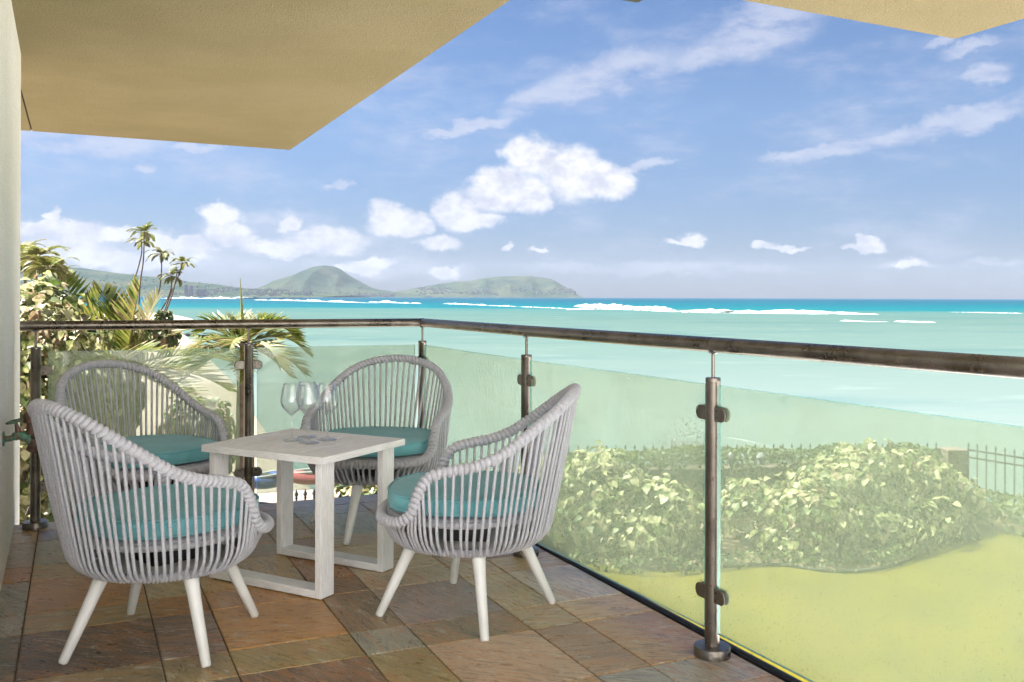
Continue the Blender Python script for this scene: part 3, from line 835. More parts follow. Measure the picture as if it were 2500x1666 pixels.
def clamp(dirv, side, z, parent, extra=0.0):
    """D-shaped glass clamp reaching from the post towards dirv"""
    ang = atan2(dirv.y, dirv.x)
    M_ = Matrix.Rotation(ang, 4, 'Z')
    mb = MB()
    x0, x1, hh, th = 0.022, 0.048 + 0.014, 0.0255, 0.013
    prof = [(x0, -hh), (x1 - 0.004, -hh)] + [(x1 - 0.004 + hh * 0.85 * sin(pi * i / 8), -hh * cos(pi * i / 8)) for i in range(1, 8)] + [(x1 - 0.004, hh), (x0, hh)]
    for s0, s1 in ((-th - 0.0005, -0.0068), (0.0068, th + 0.0005)):
        n_ = len(prof)
        v = [M_ @ Vector((x, s0, z_)) for x, z_ in prof] + [M_ @ Vector((x, s1, z_)) for x, z_ in prof]
        mb.add(v, [tuple(range(n_)), tuple(range(n_, 2 * n_))[::-1]] + [(i, n_ + i, n_ + (i + 1) % n_, (i + 1) % n_) for i in range(n_)])
    mb.box((x0, -0.0069, -hh + 0.001), (x0 + 0.012, 0.0069, hh - 0.001), 0, M_)
    o = mb.build('clamp', M_STEEL, parent, bevel=0.003, loc=(0, 0, z))
    for zz_ in (-0.012, 0.012):
        for sd in (-1,):
            mb = MB()
            MM = M_ @ Matrix.Translation((x0 + 0.014, sd * (th + 0.0004), zz_)) @ Matrix.Rotation(-sd * pi / 2, 4, 'X')
            mb.lathe([(0.0, 0.0014), (0.0025, 0.0014), (0.0028, 0.0004), (0.0042, 0.0012), (0.0048, 0.0)], 10, M=MM)
            mb.build('screw', M_PLASTIC, o)
posts = [(PE, 'brushed metal railing post beside the left wall', [(PD - PE)]),
         (PD, 'metal railing post behind the left back chair and the table', [(PE - PD), (PA - PD)]),
         (PA, 'metal railing post at the balcony corner behind the far chair', [(PD - PA), (PB - PA)]),
         (PB, 'metal railing post just behind the right chair', [(PA - PB), (PC - PB)]),
         (PC, 'nearest metal railing post with its round base on the open floor', [(PB - PC), (PF - PC)]),
         (PF, 'metal railing post beyond the right edge of the view', [(PC - PF), (PG - PF)])]
for P, lab, dirs in posts:
    t = thing('railing_post', lab, 'railing post', P, group='posts of the glass railing')
    mb = MB(); mb.lathe([(0.0, 0.036), (0.0255, 0.036), (0.0255, 0.955), (0.0262, 0.957), (0.0262, 0.966), (0.0245, 0.970), (0.0, 0.970)], 24)
    mb.build('pole', M_STEEL, t, smooth=True)
    mb = MB(); mb.lathe([(0.0, 0.0), (0.064, 0.0), (0.064, 0.030), (0.061, 0.034), (0.030, 0.036), (0.0, 0.0361)], 32)
    mb.build('base_plate', M_STEEL, t, smooth=True)
    mb = MB(); mb.lathe([(0.0061, 0.9702), (0.0061, 1.052), (0.0061, 1.054)], 12); mb.lathe([(0.0, 1.0525), (0.013, 1.0525), (0.019, 1.0575), (0.0, 1.0575)], 14)
    mb.build('rod', M_STEEL, t, smooth=True)
    for d in dirs:
        d = d.normalized()
        for z in (0.215, 0.845): clamp(d, 1, z, t)
# glass panels
panes = [(PE, PD, 0.060, 0.050, 'glass railing panel nearest the left wall behind the two left chairs'),
         (PD, PA, 0.050, 0.050, 'glass railing panel behind the wine glasses'),
         (PA, PB, 0.050, 0.045, 'glass railing panel between the corner post and the right chair'),
         (PB, PC, 0.045, 0.036, 'glass railing panel right of the right chair'),
         (PC, PF, 0.036, 0.045, 'glass railing panel at the right edge in front of the lawn'),
         (PF, PG, 0.045, 0.045, 'glass railing panel outside the right edge')]
for P, Q, g0, g1_, lab in panes:
    d = (Q - P).normalized(); ln = (Q - P).length
    M_ = Matrix.Rotation(atan2(d.y, d.x), 4, 'Z')
    mb = MB(); x0, x1, th, z0, z1 = g0, ln - g1_, 0.006, 0.085, 0.945
    v = [M_ @ Vector(p) for p in ((x0, -th, z0), (x1, -th, z0), (x1, th, z0), (x0, th, z0), (x0, -th, z1), (x1, -th, z1), (x1, th, z1), (x0, th, z1))]
    mb.add(v, [(0, 1, 5, 4), (2, 3, 7, 6)], 0); mb.add(v, [(3, 2, 1, 0), (4, 5, 6, 7), (1, 2, 6, 5), (3, 0, 4, 7)], 1)
    o = mb.build('glass_panel', [M_GLASS, M_EDGE], loc=P)
    tag(o, lab, 'glass panel', 'panels of the glass railing')

# ------------------------------------------------------------------ chairs
half = [(0, .348, .402), (.14, .336, .402), (.232, .297, .403), (.296, .232, .412), (.328, .178, .452), (.338, .150, .525), (.342, .105, .588), (.350, .02, .614), (.357, -.07, .632), (.351, -.17, .672), (.318, -.27, .740), (.243, -.378, .822), (.132, -.435, .868), (0, -.455, .884)]
half = [(p[0] * 0.95, p[1] * 0.95 + 0.004, p[2]) for p in half]
full = [Vector(p) for p in half] + [Vector((-p[0], p[1], p[2])) for p in half[-2:0:-1]]
rimdense = spline(full, 14, True)
def coil(path_pts, pitch, r0, amp, per=6, n=10, slant=1.0):
    """rope wound round a closed path: a tube whose radius swells at each turn"""
    P, L = resample(path_pts, 400, True)
    turns = int(round(L / pitch)); m = turns * per
    P, L = resample(path_pts, m, True)
    rings = []; up = None; fr = []
    for i in range(m):
        t = (P[(i + 1) % m] - P[i - 1]).normalized()
        if up is None: up = Vector((0, 0, 1)) - t * t.z
        a = (up - t * up.dot(t)).normalized(); up = a
        fr.append((t, a, t.cross(a)))
    v = []
    for i in range(m):
        t, a, b_ = fr[i]
        for j in range(n):
            th = 2 * pi * j / n
            ph = (i / per) % 1.0
            rr = r0 + amp * sqrt(max(0.0, 1 - (2 * ph - 1) ** 2))
            v.append(P[i] + (a * cos(th) + b_ * sin(th)) * rr + t * (slant * pitch * (th / (2 * pi) - 0.5) * 0.0 + slant * pitch * 0.35 * sin(th)))
    f = []
    for i in range(m):
        i2 = (i + 1) % m
        for j in range(n):
            j2 = (j + 1) % n; f.append((i * n + j, i * n + j2, i2 * n + j2, i2 * n + j))
    return v, f
BR, BZ = 0.272, 0.300
NR = 84
ring = [Vector((BR * sin(2 * pi * i / 96), BR * cos(2 * pi * i / 96), BZ)) for i in range(96)]
seatring = [Vector((0.305 * sin(2 * pi * i / 96), 0.305 * cos(2 * pi * i / 96) + 0.005, 0.408)) for i in range(96)]
CH = {}
mb = MB(); mb.add(*coil(rimdense, 0.0205, 0.0152, 0.0078)); CH['rim'] = mb.mesh('rim', M_ROPE, True)
mb = MB(); mb.add(*coil(ring, 0.0135, 0.0110, 0.0062, 6, 9)); CH['ring'] = mb.mesh('bottom_ring', M_ROPE, True)
mb = MB(); mb.add(*coil(seatring, 0.012, 0.0125, 0.0012, 4, 8)); CH['seatring'] = mb.mesh('seat_ring', M_ROPE, True)
# each rope strand from rim to bottom ring is a part
rimpts, _ = resample(rimdense, NR, True)
CH['ropes'] = []
rr_ = random.Random(3)
for i in range(NR):
    p = rimpts[i]
    th = 2 * pi * i / NR
    # bottom angle follows the plan angle of the rim point, evened out a little
    pa = atan2(p.x, p.y) % (2 * pi)
    d_ = ((pa - th + pi) % (2 * pi)) - pi
    th2 = th + 0.45 * d_ + rr_.uniform(-0.012, 0.012)
    q = Vector((BR * sin(th2), BR * cos(th2), BZ))
    o_ = Vector((sin(th2), cos(th2), 0))
    out_p = Vector((p.x, p.y, 0)).normalized()
    a0 = p + out_p * 0.012
    mid_z = BZ + 0.070
    ctrl = Vector((o_.x * (BR + 0.064), o_.y * (BR + 0.064), mid_z))
    a3 = q + o_ * 0.013 + Vector((0, 0, -0.004))
    ctrl2 = a0.lerp(ctrl, 0.5) + rr_.uniform(-0.003, 0.003) * o_
    pts = spline([a0 + Vector((0, 0, 0.004)), a0 + (ctrl - a0) * 0.06, ctrl2, ctrl, q + o_ * 0.036 + Vector((0, 0, 0.016)), a3], 4)
    mb = MB(); mb.tube(pts, 0.0060, 7)
    CH['ropes'].append(mb.mesh('rope', M_ROPE, True))
# inner webbing under the cushion
mb = MB()
mb.lathe([(0.0, 0.420), (0.15, 0.421), (0.300, 0.424), (0.300, 0.416), (0.0, 0.414)], 32, M=Matrix.Translation((0, 0.005, 0)))
CH['pan'] = mb.mesh('seat_pan', M_ROPE, True)
mb = MB()
mb.box((-0.085, -0.085, 0.290), (0.085, 0.085, 0.412)); mb.box((-0.20, -0.03, 0.375), (0.20, 0.03, 0.411)); mb.box((-0.03, -0.20, 0.376), (0.03, 0.20, 0.4115))
CH['swivel'] = mb.mesh('swivel', M_PLASTIC)
mb = MB(); mb.lathe([(0.0, 0.279), (0.240, 0.279), (0.247, 0.284), (0.247, 0.290), (0.240, 0.294), (0.0, 0.294)], 40)
CH['plate'] = mb.mesh('base_ring', M_WHITE, True)
def leg_mesh():
    mb = MB()
    pts = [Vector((0, 0.215, 0.286)), Vector((0, 0.228, 0.262)), Vector((0, 0.25, 0.215)), Vector((0, 0.30, 0.110)), Vector((0, 0.350, 0.006)), Vector((0, 0.3525, 0.0))]
    mb.tube(pts, [0.034, 0.026, 0.0225, 0.0195, 0.0165, 0.0140], 14)
    return mb.mesh('leg', M_WHITE, True)
CH['leg'] = leg_mesh()
# cushion: superellipse-plan pad with piping
def plan_c(th, s_=1.0):
    x, y = sin(th), cos(th)
    r = 1.0 / ((abs(x) / 0.292) ** 2.5 + (abs(y) / 0.300) ** 2.5) ** (1 / 2.5)
    return Vector((x * r * s_, y * r * s_, 0))
mb = MB(); NC = 56; prof = [(0.0, 0.515), (0.3, 0.514), (0.6, 0.511), (0.82, 0.506), (0.95, 0.499), (0.985, 0.495), (1.0, 0.486), (1.006, 0.470), (1.0, 0.450), (0.985, 0.440), (0.9, 0.434), (0.0, 0.430)]
v = []; f = []
for s_, z in prof:
    for j in range(NC):
        p = plan_c(2 * pi * j / NC, max(s_, 0.001)); w_ = 0.0022 * mnoise.noise(Vector((p.x * 9, p.y * 9, z * 8)))
        v.append((p.x, p.y + 0.012, z + w_))
for i in range(len(prof) - 1):
    for j in range(NC): j2 = (j + 1) % NC; f.append((i * NC + j, (i + 1) * NC + j, (i + 1) * NC + j2, i * NC + j2))
mb.add(v, f); CH['cushion'] = mb.mesh('cushion', M_CUSH, True)
CH['piping'] = []
for z in (0.4965, 0.4415):
    mb = MB(); mb.tube([plan_c(2 * pi * j / 64, 0.994) + Vector((0, 0.012, z)) for j in range(64)], 0.0042, 6, True); CH['piping'].append(mb.mesh('piping', M_CUSH, True))

def chair(c, heading, legrot, label, widen=1.0):
    rot = heading - pi / 2              # local +Y is the front
    t = thing('rope_chair', label, 'chair', (c[0], c[1], 0), rot, 'rope chairs round the table'); t.scale = (widen, widen, 1.0)
    link('rim', CH['rim'], t); link('bottom_ring', CH['ring'], t); link('seat_ring', CH['seatring'], t)
    for me in CH['ropes']: link('rope', me, t)
    link('seat_pan', CH['pan'], t); link('swivel', CH['swivel'], t)
    link('base_ring', CH['plate'], t)
    for i in range(4): link('leg', CH['leg'], t, rot=(0, 0, legrot + i * pi / 2))
    cu = link('cushion', CH['cushion'], t)
    for me in CH['piping']: link('piping', me, cu)
    return t
R = radians
chair((-1.259, 3.376), R(48), R(-6), 'grey rope armchair nearest the camera at the left, its back to us')
chair((-1.84, 4.68), R(-38), R(20), 'grey rope armchair between the left wall and the glass railing, facing right', 1.05)
chair((-0.73, 5.02), R(-97), R(-8), 'grey rope armchair in the balcony corner behind the table, facing us', 1.09)
chair((-0.173, 3.700), R(176), R(17), 'grey rope armchair on the right side of the table, turned to the left')

# ------------------------------------------------------------------ table
TZ = 0.592
TN, TL, TR = at(788.3, 1118.3, TZ), at(497.7, 1085.2, TZ), at(989.4, 1071.3, TZ)
ux = (TR - TN).normalized(); lx = (TR - TN).length
uy = Vector((-ux.y, ux.x, 0)); ly = (TL - TN).dot(uy)
t = thing('side_table', 'pale grey brushed metal side table in the middle of the chairs', 'table', (TN.x, TN.y, 0), atan2(ux.y, ux.x))
fw, thk = 0.070, 0.030
def board(x0, y0, x1, y1, mat, name='frame_board', z0=TZ - thk, z1=TZ):
    mb = MB(); mb.box((x0, y0, z0), (x1, y1, z1)); mb.build(name, mat, t, bevel=0.0015)
board(0, 0, lx, fw, M_TABLE_X); board(0, ly - fw, lx, ly, M_TABLE_X)
board(0, fw + 0.0006, fw, ly - fw - 0.0006, M_TABLE_Y); board(lx - fw, fw + 0.0006, lx, ly - fw - 0.0006, M_TABLE_Y)
ns = 5; gp = 0.006; x0s, y0s = fw + 0.0025, fw + 0.0025
wsl = (ly - 2 * fw - 0.005 - gp * (ns - 1)) / ns
for i in range(ns):
    yy = y0s + i * (wsl + gp); board(x0s, yy, lx - fw - 0.0025, yy + wsl, M_TABLE_X, 'slat', TZ - 0.022, TZ - 0.0008)
mb = MB(); mb.box((fw * 0.6, fw * 0.6, TZ - thk - 0.004), (lx - fw * 0.6, ly - fw * 0.6, TZ - thk - 0.0002)); mb.build('underframe', M_DARK, t)
lw, lt = 0.085, 0.032
for xa in (0.022, lx - 0.135):
    g = 0.026
    for name, bx, mat in (('leg', ((xa, g, 0.004), (xa + lw, g + lt, TZ - thk - 0.0045)), M_TABLE_Z), ('leg', ((xa, ly - g - lt, 0.004), (xa + lw, ly - g, TZ - thk - 0.0045)), M_TABLE_Z),
                          ('foot_bar', ((xa + 0.0004, g + lt + 0.0005, 0.0045), (xa + lw - 0.0004, ly - g - lt - 0.0005, 0.0045 + lt)), M_TABLE_Y)):
        mb = MB(); mb.box(*bx); mb.build(name, mat, t, bevel=0.0025)
    for yy in (g + 0.02, ly - g - 0.03):
        mb = MB(); mb.box((xa + 0.01, yy, 0.0), (xa + lw - 0.01, yy + 0.012, 0.0041)); mb.build('glide', M_PLASTIC, t)

# wine glasses
prof_out = [(0.0, 0.0), (0.043, 0.0), (0.045, 0.0012), (0.044, 0.0028), (0.030, 0.0052), (0.012, 0.0085), (0.0055, 0.014), (0.0042, 0.025), (0.0037, 0.06), (0.0038, 0.095), (0.0048, 0.108),
            (0.0100, 0.1165), (0.022, 0.128), (0.036, 0.143), (0.0465, 0.158), (0.0515, 0.172), (0.0522, 0.185), (0.0500, 0.205), (0.0455, 0.228), (0.0400, 0.249), (0.0372, 0.259)]
prof_in = [(0.0363, 0.2590), (0.0391, 0.2487), (0.0446, 0.2277), (0.0491, 0.2048), (0.0512, 0.185), (0.0505, 0.1724), (0.0455, 0.1588), (0.0350, 0.1443), (0.0210, 0.1298), (0.009, 0.1190), (0.0, 0.1162)]
gmesh = MB(); gmesh.lathe(prof_out + prof_in, 40); gme = gmesh.mesh('wine_glass', M_WINE, True)
for px, py, lab in [(755, 1082, 'front wine glass of the cluster, nearest the table corner'), (713, 1075.7, 'leftmost wine glass on the grey table'),
                    (799, 1074.6, 'rightmost wine glass, in front of the far chair'), (750, 1068, 'rear wine glass hidden behind the front one')]:
    p = at(px, py, TZ)
    g = link('wine_glass', gme, loc=(p.x, p.y, TZ + 0.0005)); tag(g, lab, 'wine glass', 'wine glasses on the table')

# ------------------------------------------------------------------ tap on the left wall
wp = wa(4.02); wn = Vector((0.9003, 0.4354, 0))
t = thing('wall_tap', 'old green verdigris garden tap on the left wall', 'tap', (wp.x, wp.y, 0.625), atan2(wn.y, wn.x))
mb = MB()
mb.lathe([(0, 0.0), (0.032, 0.0), (0.033, 0.006), (0.016, 0.010), (0, 0.0101)], 20, M=Matrix.Rotation(pi / 2, 4, 'Y'))
mb.build('flange', M_PATINA, t, smooth=True)
mb = MB(); mb.tube(spline([(0.008, 0, 0.0), (0.03, 0, 0.0), (0.055, 0, 0.010), (0.075, 0, 0.008), (0.10, 0, -0.012), (0.112, 0, -0.026)], 5), [0.013] * 8 + [0.019] * 10 + [0.016] * 8, 14)
mb.build('body', M_PATINA, t, smooth=True)
mb = MB(); mb.tube([(0.060, 0, 0.02), (0.056, 0, 0.045), (0.050, 0, 0.070)], [0.014, 0.010, 0.006], 12); mb.build('stem', M_BRONZE, t, smooth=True)
hw = Matrix.Translation((0.052, 0, 0.075)) @ Matrix.Rotation(radians(-14), 4, 'Y')
mb = MB(); mb.tube([hw @ Vector(((0.035 + 0.003 * cos(6 * a)) * cos(a), (0.035 + 0.003 * cos(6 * a)) * sin(a), 0)) for a in [2 * pi * i / 48 for i in range(48)]], 0.0055, 8, True)
for i in range(4):
    a = i * pi / 2 + 0.4; mb.tube([hw @ Vector((0, 0, 0)), hw @ Vector((0.034 * cos(a), 0.034 * sin(a), 0))], 0.004, 6)
mb.lathe([(0, 0.008), (0.009, 0.006), (0.010, -0.006), (0, -0.008)], 12, M=hw)
mb.build('handwheel', M_PATINA, t, smooth=True)
vb = Matrix.Translation((0.118, 0.0, -0.040)) @ Matrix.Rotation(radians(25), 4, 'Y')
mb = MB(); mb.lathe([(0, 0.028), (0.020, 0.028), (0.024, 0.022), (0.024, 0.0), (0.021, -0.004), (0.021, -0.022), (0.017, -0.026), (0.0, -0.026)], 16, M=vb); mb.build('hose_connector', M_BRONZE, t, smooth=True)
vt = Matrix.Translation((0.110, 0, 0.085))
mb = MB(); mb.lathe([(0, 0.034), (0.022, 0.030), (0.032, 0.018), (0.034, -0.004), (0.032, -0.018), (0.018, -0.024), (0.016, -0.07), (0.0, -0.07)], 18, M=vt); mb.build('vacuum_breaker', M_BRONZE, t, smooth=True)
mb = MB(); mb.tube([(0.125, 0.0, 0.01), (0.160, 0.0, 0.012)], 0.009, 10); mb.build('side_nozzle', M_BRONZE, t, smooth=True)

# ------------------------------------------------------------------ plants
def leaf_shape(sz, fold=0.25, droop=0.2):
    """heart-shaped leaf along +Y"""
    o = [(0, 0.0), (0.30, -0.10), (0.50, 0.15), (0.46, 0.48), (0.26, 0.80), (0, 1.05)]
    v = []
    for x, y in o: v.append(Vector((x * sz, y * sz, fold * abs(x) * sz - droop * y * y * sz)))
    for x, y in o[1:-1][::-1]: v.append(Vector((-x * sz, y * sz, fold * abs(x) * sz - droop * y * y * sz)))
    mid1, mid2 = len(v), len(v) + 1
    v += [Vector((0, 0.30 * sz, -droop * 0.09 * sz)), Vector((0, 0.65 * sz, -droop * 0.42 * sz))]
    f = [(0, 1, 2, mid1), (mid1, 2, 3, mid2), (mid2, 3, 4, 5), (0, mid1, 8, 9), (mid1, mid2, 7, 8), (mid2, 5, 6, 7)]
    return v, f
leaf_me = []
for mi, m in enumerate(M_LEAFS + [M_DRYLEAF]):
    row = []
    for q in range(2):
        mb = MB(); mb.add(*leaf_shape(1.0, 0.18 + 0.25 * q, 0.12 + 0.28 * q)); row.append(mb.mesh('leaf', m, True))
    leaf_me.append(row)
CAMV = Vector((0, 0, CAM_H))
def shrub(label, base, lobes, nleaf, size, weights, group=None, seed=1, cat='shrub', name='variegated_shrub', nparts=300, stems=9, fill=0.6, squash=1.0):
    """lobes: (cx, cy, cz, rx, ry, rz) world; leaves sit in the shells of the lobes, all stems start at the base"""
    rnd = random.Random(seed)
    t = thing(name, label, cat, base, 0, group)
    base = Vector(base)
    lobes = [(l[0], l[1], base.z + (l[2] - base.z) * squash, l[3], l[4], l[5] * squash) for l in lobes]
    L = []
    tot = sum(l[3] * l[5] + l[4] * l[5] + l[3] * l[4] for l in lobes)
    for l in lobes:
        n_ = int(nleaf * (l[3] * l[5] + l[4] * l[5] + l[3] * l[4]) / tot)
        for _ in range(n_):
            while True:
                d = Vector((rnd.gauss(0, 1), rnd.gauss(0, 1), rnd.gauss(0, 1))).normalized()
                if d.z > -0.75: break
            lump = 1 + 0.30 * mnoise.noise(d * 2.3 + Vector(l[:3])) + 0.13 * mnoise.noise(d * 6 + Vector(l[:3]))
            r = (1 - fill * rnd.random() ** 2.2) * lump
            p = Vector((l[0] + d.x * l[3] * r, l[1] + d.y * l[4] * r, l[2] + d.z * l[5] * r))
            if p.z < base.z + 0.05: continue
            L.append((p, d))
    # the leaves that show largest: outermost and nearest to the balcony
    def vis(pd):
        p, d = pd; w = (CAMV - p).normalized(); return d.dot(w) * 1.2 + rnd.uniform(0, 0.5) - 0.02 * (p - CAMV).length
    L.sort(key=vis, reverse=True)
    stuff = MB()
    mats = M_LEAFS + [M_DRYLEAF]
    for i, (p, d) in enumerate(L):
        s_ = size * rnd.uniform(0.65, 1.25)
        nrm = (d + Vector((rnd.gauss(0, 0.45), rnd.gauss(0, 0.45), rnd.gauss(0.35, 0.4)))).normalized()
        down = Vector((rnd.gauss(0, 0.6), rnd.gauss(0, 0.6), -1.0)) + d * 0.7
        yv = (down - nrm * down.dot(nrm)).normalized(); xv = yv.cross(nrm)
        M_ = Matrix(((xv.x, yv.x, nrm.x, p.x - base.x), (xv.y, yv.y, nrm.y, p.y - base.y), (xv.z, yv.z, nrm.z, p.z - base.z), (0, 0, 0, 1))) @ Matrix.Scale(s_, 4)
        mi = rnd.choices(range(5), weights)[0]
        if i < nparts:
            o = bpy.data.objects.new('leaf', leaf_me[mi][rnd.randrange(2)]); COL.objects.link(o); o.parent = t; o.matrix_local = M_
        else:
            v, f = leaf_shape(1.0, rnd.uniform(0.1, 0.45), rnd.uniform(0.1, 0.45))
            stuff.add([M_ @ q for q in v], f, mi)
    if stuff.v:
        o = stuff.build('foliage', mats, t, smooth=True); o['kind'] = 'stuff'
    for i in range(stems):
        l = rnd.choice(lobes)
        d = Vector((rnd.gauss(0, 0.5), rnd.gauss(0, 0.5), rnd.uniform(0.1, 0.8)))
        e = Vector((l[0] + d.x * l[3], l[1] + d.y * l[4], l[2] + d.z * l[5] * 0.8)) - base
        s0 = Vector((rnd.uniform(-0.25, 0.25) + e.x * 0.3, rnd.uniform(-0.2, 0.2) + e.y * 0.3, 0))
        mid = s0.lerp(e, 0.5) + Vector((rnd.gauss(0, 0.12), rnd.gauss(0, 0.12), 0.1))
        mb = MB(); mb.tube(spline([s0, mid, e], 5), [0.028 - 0.0019 * q for q in range(11)], 6); mb.build('stem', M_BARK, t, smooth=True)
    return t
HW = [6.0, 4.0, 1.6, 1.2, 0.1]
shrub('variegated cream and green hibiscus mound behind the right chair, left of the near post', (1.75, 16.6, LAND_Z),
      [(1.05, 16.6, -2.15, 0.75, 0.8, 0.85), (1.75, 16.6, -2.05, 0.78, 0.8, 0.95), (1.55, 16.3, -2.5, 1.0, 0.9, 0.7), (2.65, 16.2, -2.4, 0.75, 0.8, 0.72), (2.3, 15.8, -2.7, 0.8, 0.75, 0.5), (0.4, 16.8, -2.4, 0.8, 0.8, 0.8), (3.2, 16.2, -2.7, 0.55, 0.6, 0.5)],
      4000, 0.135, HW, 'variegated hibiscus mounds on the lawn', 11, squash=0.84)
shrub('wide variegated cream and green hibiscus mound right of the near post', (6.2, 17.4, LAND_Z),
      [(4.3, 16.8, -2.45, 0.70, 0.75, 0.62), (5.2, 16.3, -2.45, 0.95, 0.9, 0.75), (6.2, 17.2, -2.15, 0.95, 0.9, 0.75), (7.0, 17.8, -2.05, 0.95, 0.9, 0.85), (7.9, 18.1, -2.25, 0.9, 0.9, 0.75), (8.6, 18.2, -2.55, 0.6, 0.7, 0.6), (6.2, 16.5, -2.7, 1.1, 0.8, 0.5), (7.3, 17.2, -2.7, 1.1, 0.8, 0.5), (5.0, 15.9, -2.85, 0.8, 0.6, 0.4)],
      6200, 0.135, HW, 'variegated hibiscus mounds on the lawn', 12, squash=0.84)
shrub('tall ragged variegated hibiscus right of the left wall, above the handrail', (-5.5, 10.6, LAND_Z),
      [(-5.35, 10.4, 0.60, 0.75, 0.75, 0.75), (-4.95, 10.3, 0.15, 0.62, 0.7, 0.75), (-5.5, 10.6, -0.6, 0.9, 0.8, 0.9), (-5.1, 10.4, -1.6, 0.9, 0.7, 1.0), (-5.9, 10.8, 0.75, 0.75, 0.8, 0.65), (-5.0, 10.2, -2.5, 0.8, 0.7, 0.7)],
      5200, 0.105, [7, 3.4, 1.0, 2.2, 0.9], 'variegated hibiscus by the beach', 13, fill=0.85, stems=14)
# clipped low hedge along the sea wall and ground cover at the fence foot
def hedge(name, label, pts, w, h, n_, size, mats_w, seed, cat='hedge', kind=None, lum=0.12):
    rnd = random.Random(seed); P = spline([(x, y, LAND_Z) for x, y in pts], 8); P, L = resample(P, 200)
    t = thing(name, label, cat, P[0]) if not kind else None
    base = P[0]
    mb = MB(); mats = M_LEAFS + [M_DRYLEAF]
    for i in range(n_):
        k_ = rnd.random() * 199; a = P[int(k_)].lerp(P[min(199, int(k_) + 1)], k_ % 1)
        tt = (P[min(199, int(k_) + 1)] - P[max(0, int(k_) - 1)]).normalized(); s_ = Vector((-tt.y, tt.x, 0))
        th = rnd.uniform(-0.15, pi + 0.15)
        hh = h * (1 + lum * mnoise.noise(a * 1.5))
        ca = cos(th); sa = max(0.0, sin(th))
        p = a + s_ * (w * 0.5 * (abs(ca) ** 0.6) * (1 if ca > 0 else -1)) + Vector((0, 0, hh * (sa ** 0.6)))
        if sa < 0.05: p.z = LAND_Z + rnd.random() * hh
        nrm = (s_ * ca + Vector((0, 0, sa)) + Vector((rnd.gauss(0, .5), rnd.gauss(0, .5), rnd.gauss(0, .5)))).normalized()
        d = Vector((rnd.gauss(0, 1), rnd.gauss(0, 1), rnd.gauss(-.3, 1))); yv = (d - nrm * d.dot(nrm)).normalized(); xv = yv.cross(nrm)
        sz = size * rnd.uniform(0.6, 1.3)
        v, f = leaf_shape(sz, 0.3, 0.2)
        o_ = p - base if t else p
        mb.add([xv * q.x + yv * q.y + nrm * q.z + o_ for q in v], f, rnd.choices(range(5), mats_w)[0])
    if t:
        o = mb.build('foliage', mats, t, smooth=True); o['kind'] = 'stuff'
        m2 = MB()
        q = [p - base for p in P[::10]]
        for a, b_ in zip(q, q[1:]):
            tt = (b_ - a).normalized(); s_ = Vector((-tt.y, tt.x, 0)) * w * 0.33
            m2.add([a - s_, b_ - s_, b_ + s_, a + s_] + [x_ + Vector((0, 0, h * 0.75)) for x_ in (a - s_, b_ - s_, b_ + s_, a + s_)], [(4, 5, 6, 7), (0, 1, 5, 4), (2, 3, 7, 6)])
        m2.build('branch_mass', M_BARK, t)
    else:
        o = mb.build(name, mats, smooth=True); tag(o, label, cat, kind='stuff')
    return t
hedge('clipped_hedge', 'dark clipped hedge along the sea wall behind the hibiscus mounds', [(0.2, 18.6), (2.5, 18.7), (5.0, 19.0), (7.4, 19.4), (9.0, 19.5)], 0.8, 1.34, 5600, 0.075, [0, 0.2, 6, 0, 0], 5)
hedge('ground_cover', 'low green leafy ground cover at the foot of the iron fence', [(9.4, 18.6), (10.2, 17.3), (11.4, 15.4), (13, 12.5)], 1.3, 0.55, 2600, 0.10, [0.3, 1.5, 6, 0, 0], 6, kind='stuff')
hedge('ground_cover', 'small weeds along the lawn edge under the hibiscus', [(1.0, 15.6), (2.2, 15.0), (3.4, 15.3), (4.4, 15.6), (5.6, 15.2), (7.2, 16.3), (8.6, 17.4)], 0.5, 0.22, 1800, 0.055, [0.4, 2, 5, 0, 0.6], 7, kind='stuff', lum=0.8)
# soil bed under the mounds
mb = MB()
bed = [(-0.4, 18.6), (0.2, 16.0), (1.5, 15.35), (2.4, 15.0), (3.5, 15.35), (4.4, 15.5), (5.2, 15.15), (6.0, 15.3), (7.2, 16.2), (8.6, 17.35), (9.6, 17.7), (10.6, 16.2), (12.2, 14.6), (12.6, 15.4), (11.0, 18.5), (9.9, 20.2), (0, 20.6)]
mb.add([(x, y, LAND_Z + 0.008) for x, y in bed], [tuple(range(len(bed)))[::-1]][0:1] if False else [tuple(range(len(bed)))])
tag(mb.build('garden_bed', M_SOIL), 'bare soil bed under the hibiscus mounds', kind='structure')
# thin curb hose round the bed's edge
mb = MB(); mb.tube(spline([(3.5, 15.25, LAND_Z + 0.03), (4.4, 15.36, LAND_Z + 0.03), (5.2, 15.0, LAND_Z + 0.03), (6.0, 15.15, LAND_Z + 0.03), (6.8, 15.75, LAND_Z + 0.03)], 8), 0.03, 7)
tag(mb.build('bed_edging', simple('grey_edging', (0.055, 0.055, 0.04), (0.08, 0.075, 0.06), 0.8)), 'grey curved edging between lawn and hibiscus bed', 'edging')
mb = MB()
rs = random.Random(4)
c0 = at(2310, 1312, LAND_Z)
M_STONE = simple('pale_stone', (0.38, 0.37, 0.35), (0.46, 0.45, 0.44), 0.9, scale=6)
for i in range(12):
    p = c0 + Vector((rs.gauss(0, 0.28), rs.gauss(0, 0.12), 0)); r = rs.uniform(0.03, 0.075)
    me = MB(); me.lathe([(0, -r * .3), (r * 0.8, -r * 0.2), (r, r * 0.2), (r * 0.6, r * 0.6), (0, r * 0.7)], 8)
    o = me.build('pale_stone', M_STONE, smooth=True, loc=p, rot=(rs.random() * .3, rs.random() * .3, rs.random() * 3)); tag(o, 'pale stone in the little heap at the far lawn edge', 'stone', 'heap of pale stones at the lawn edge')

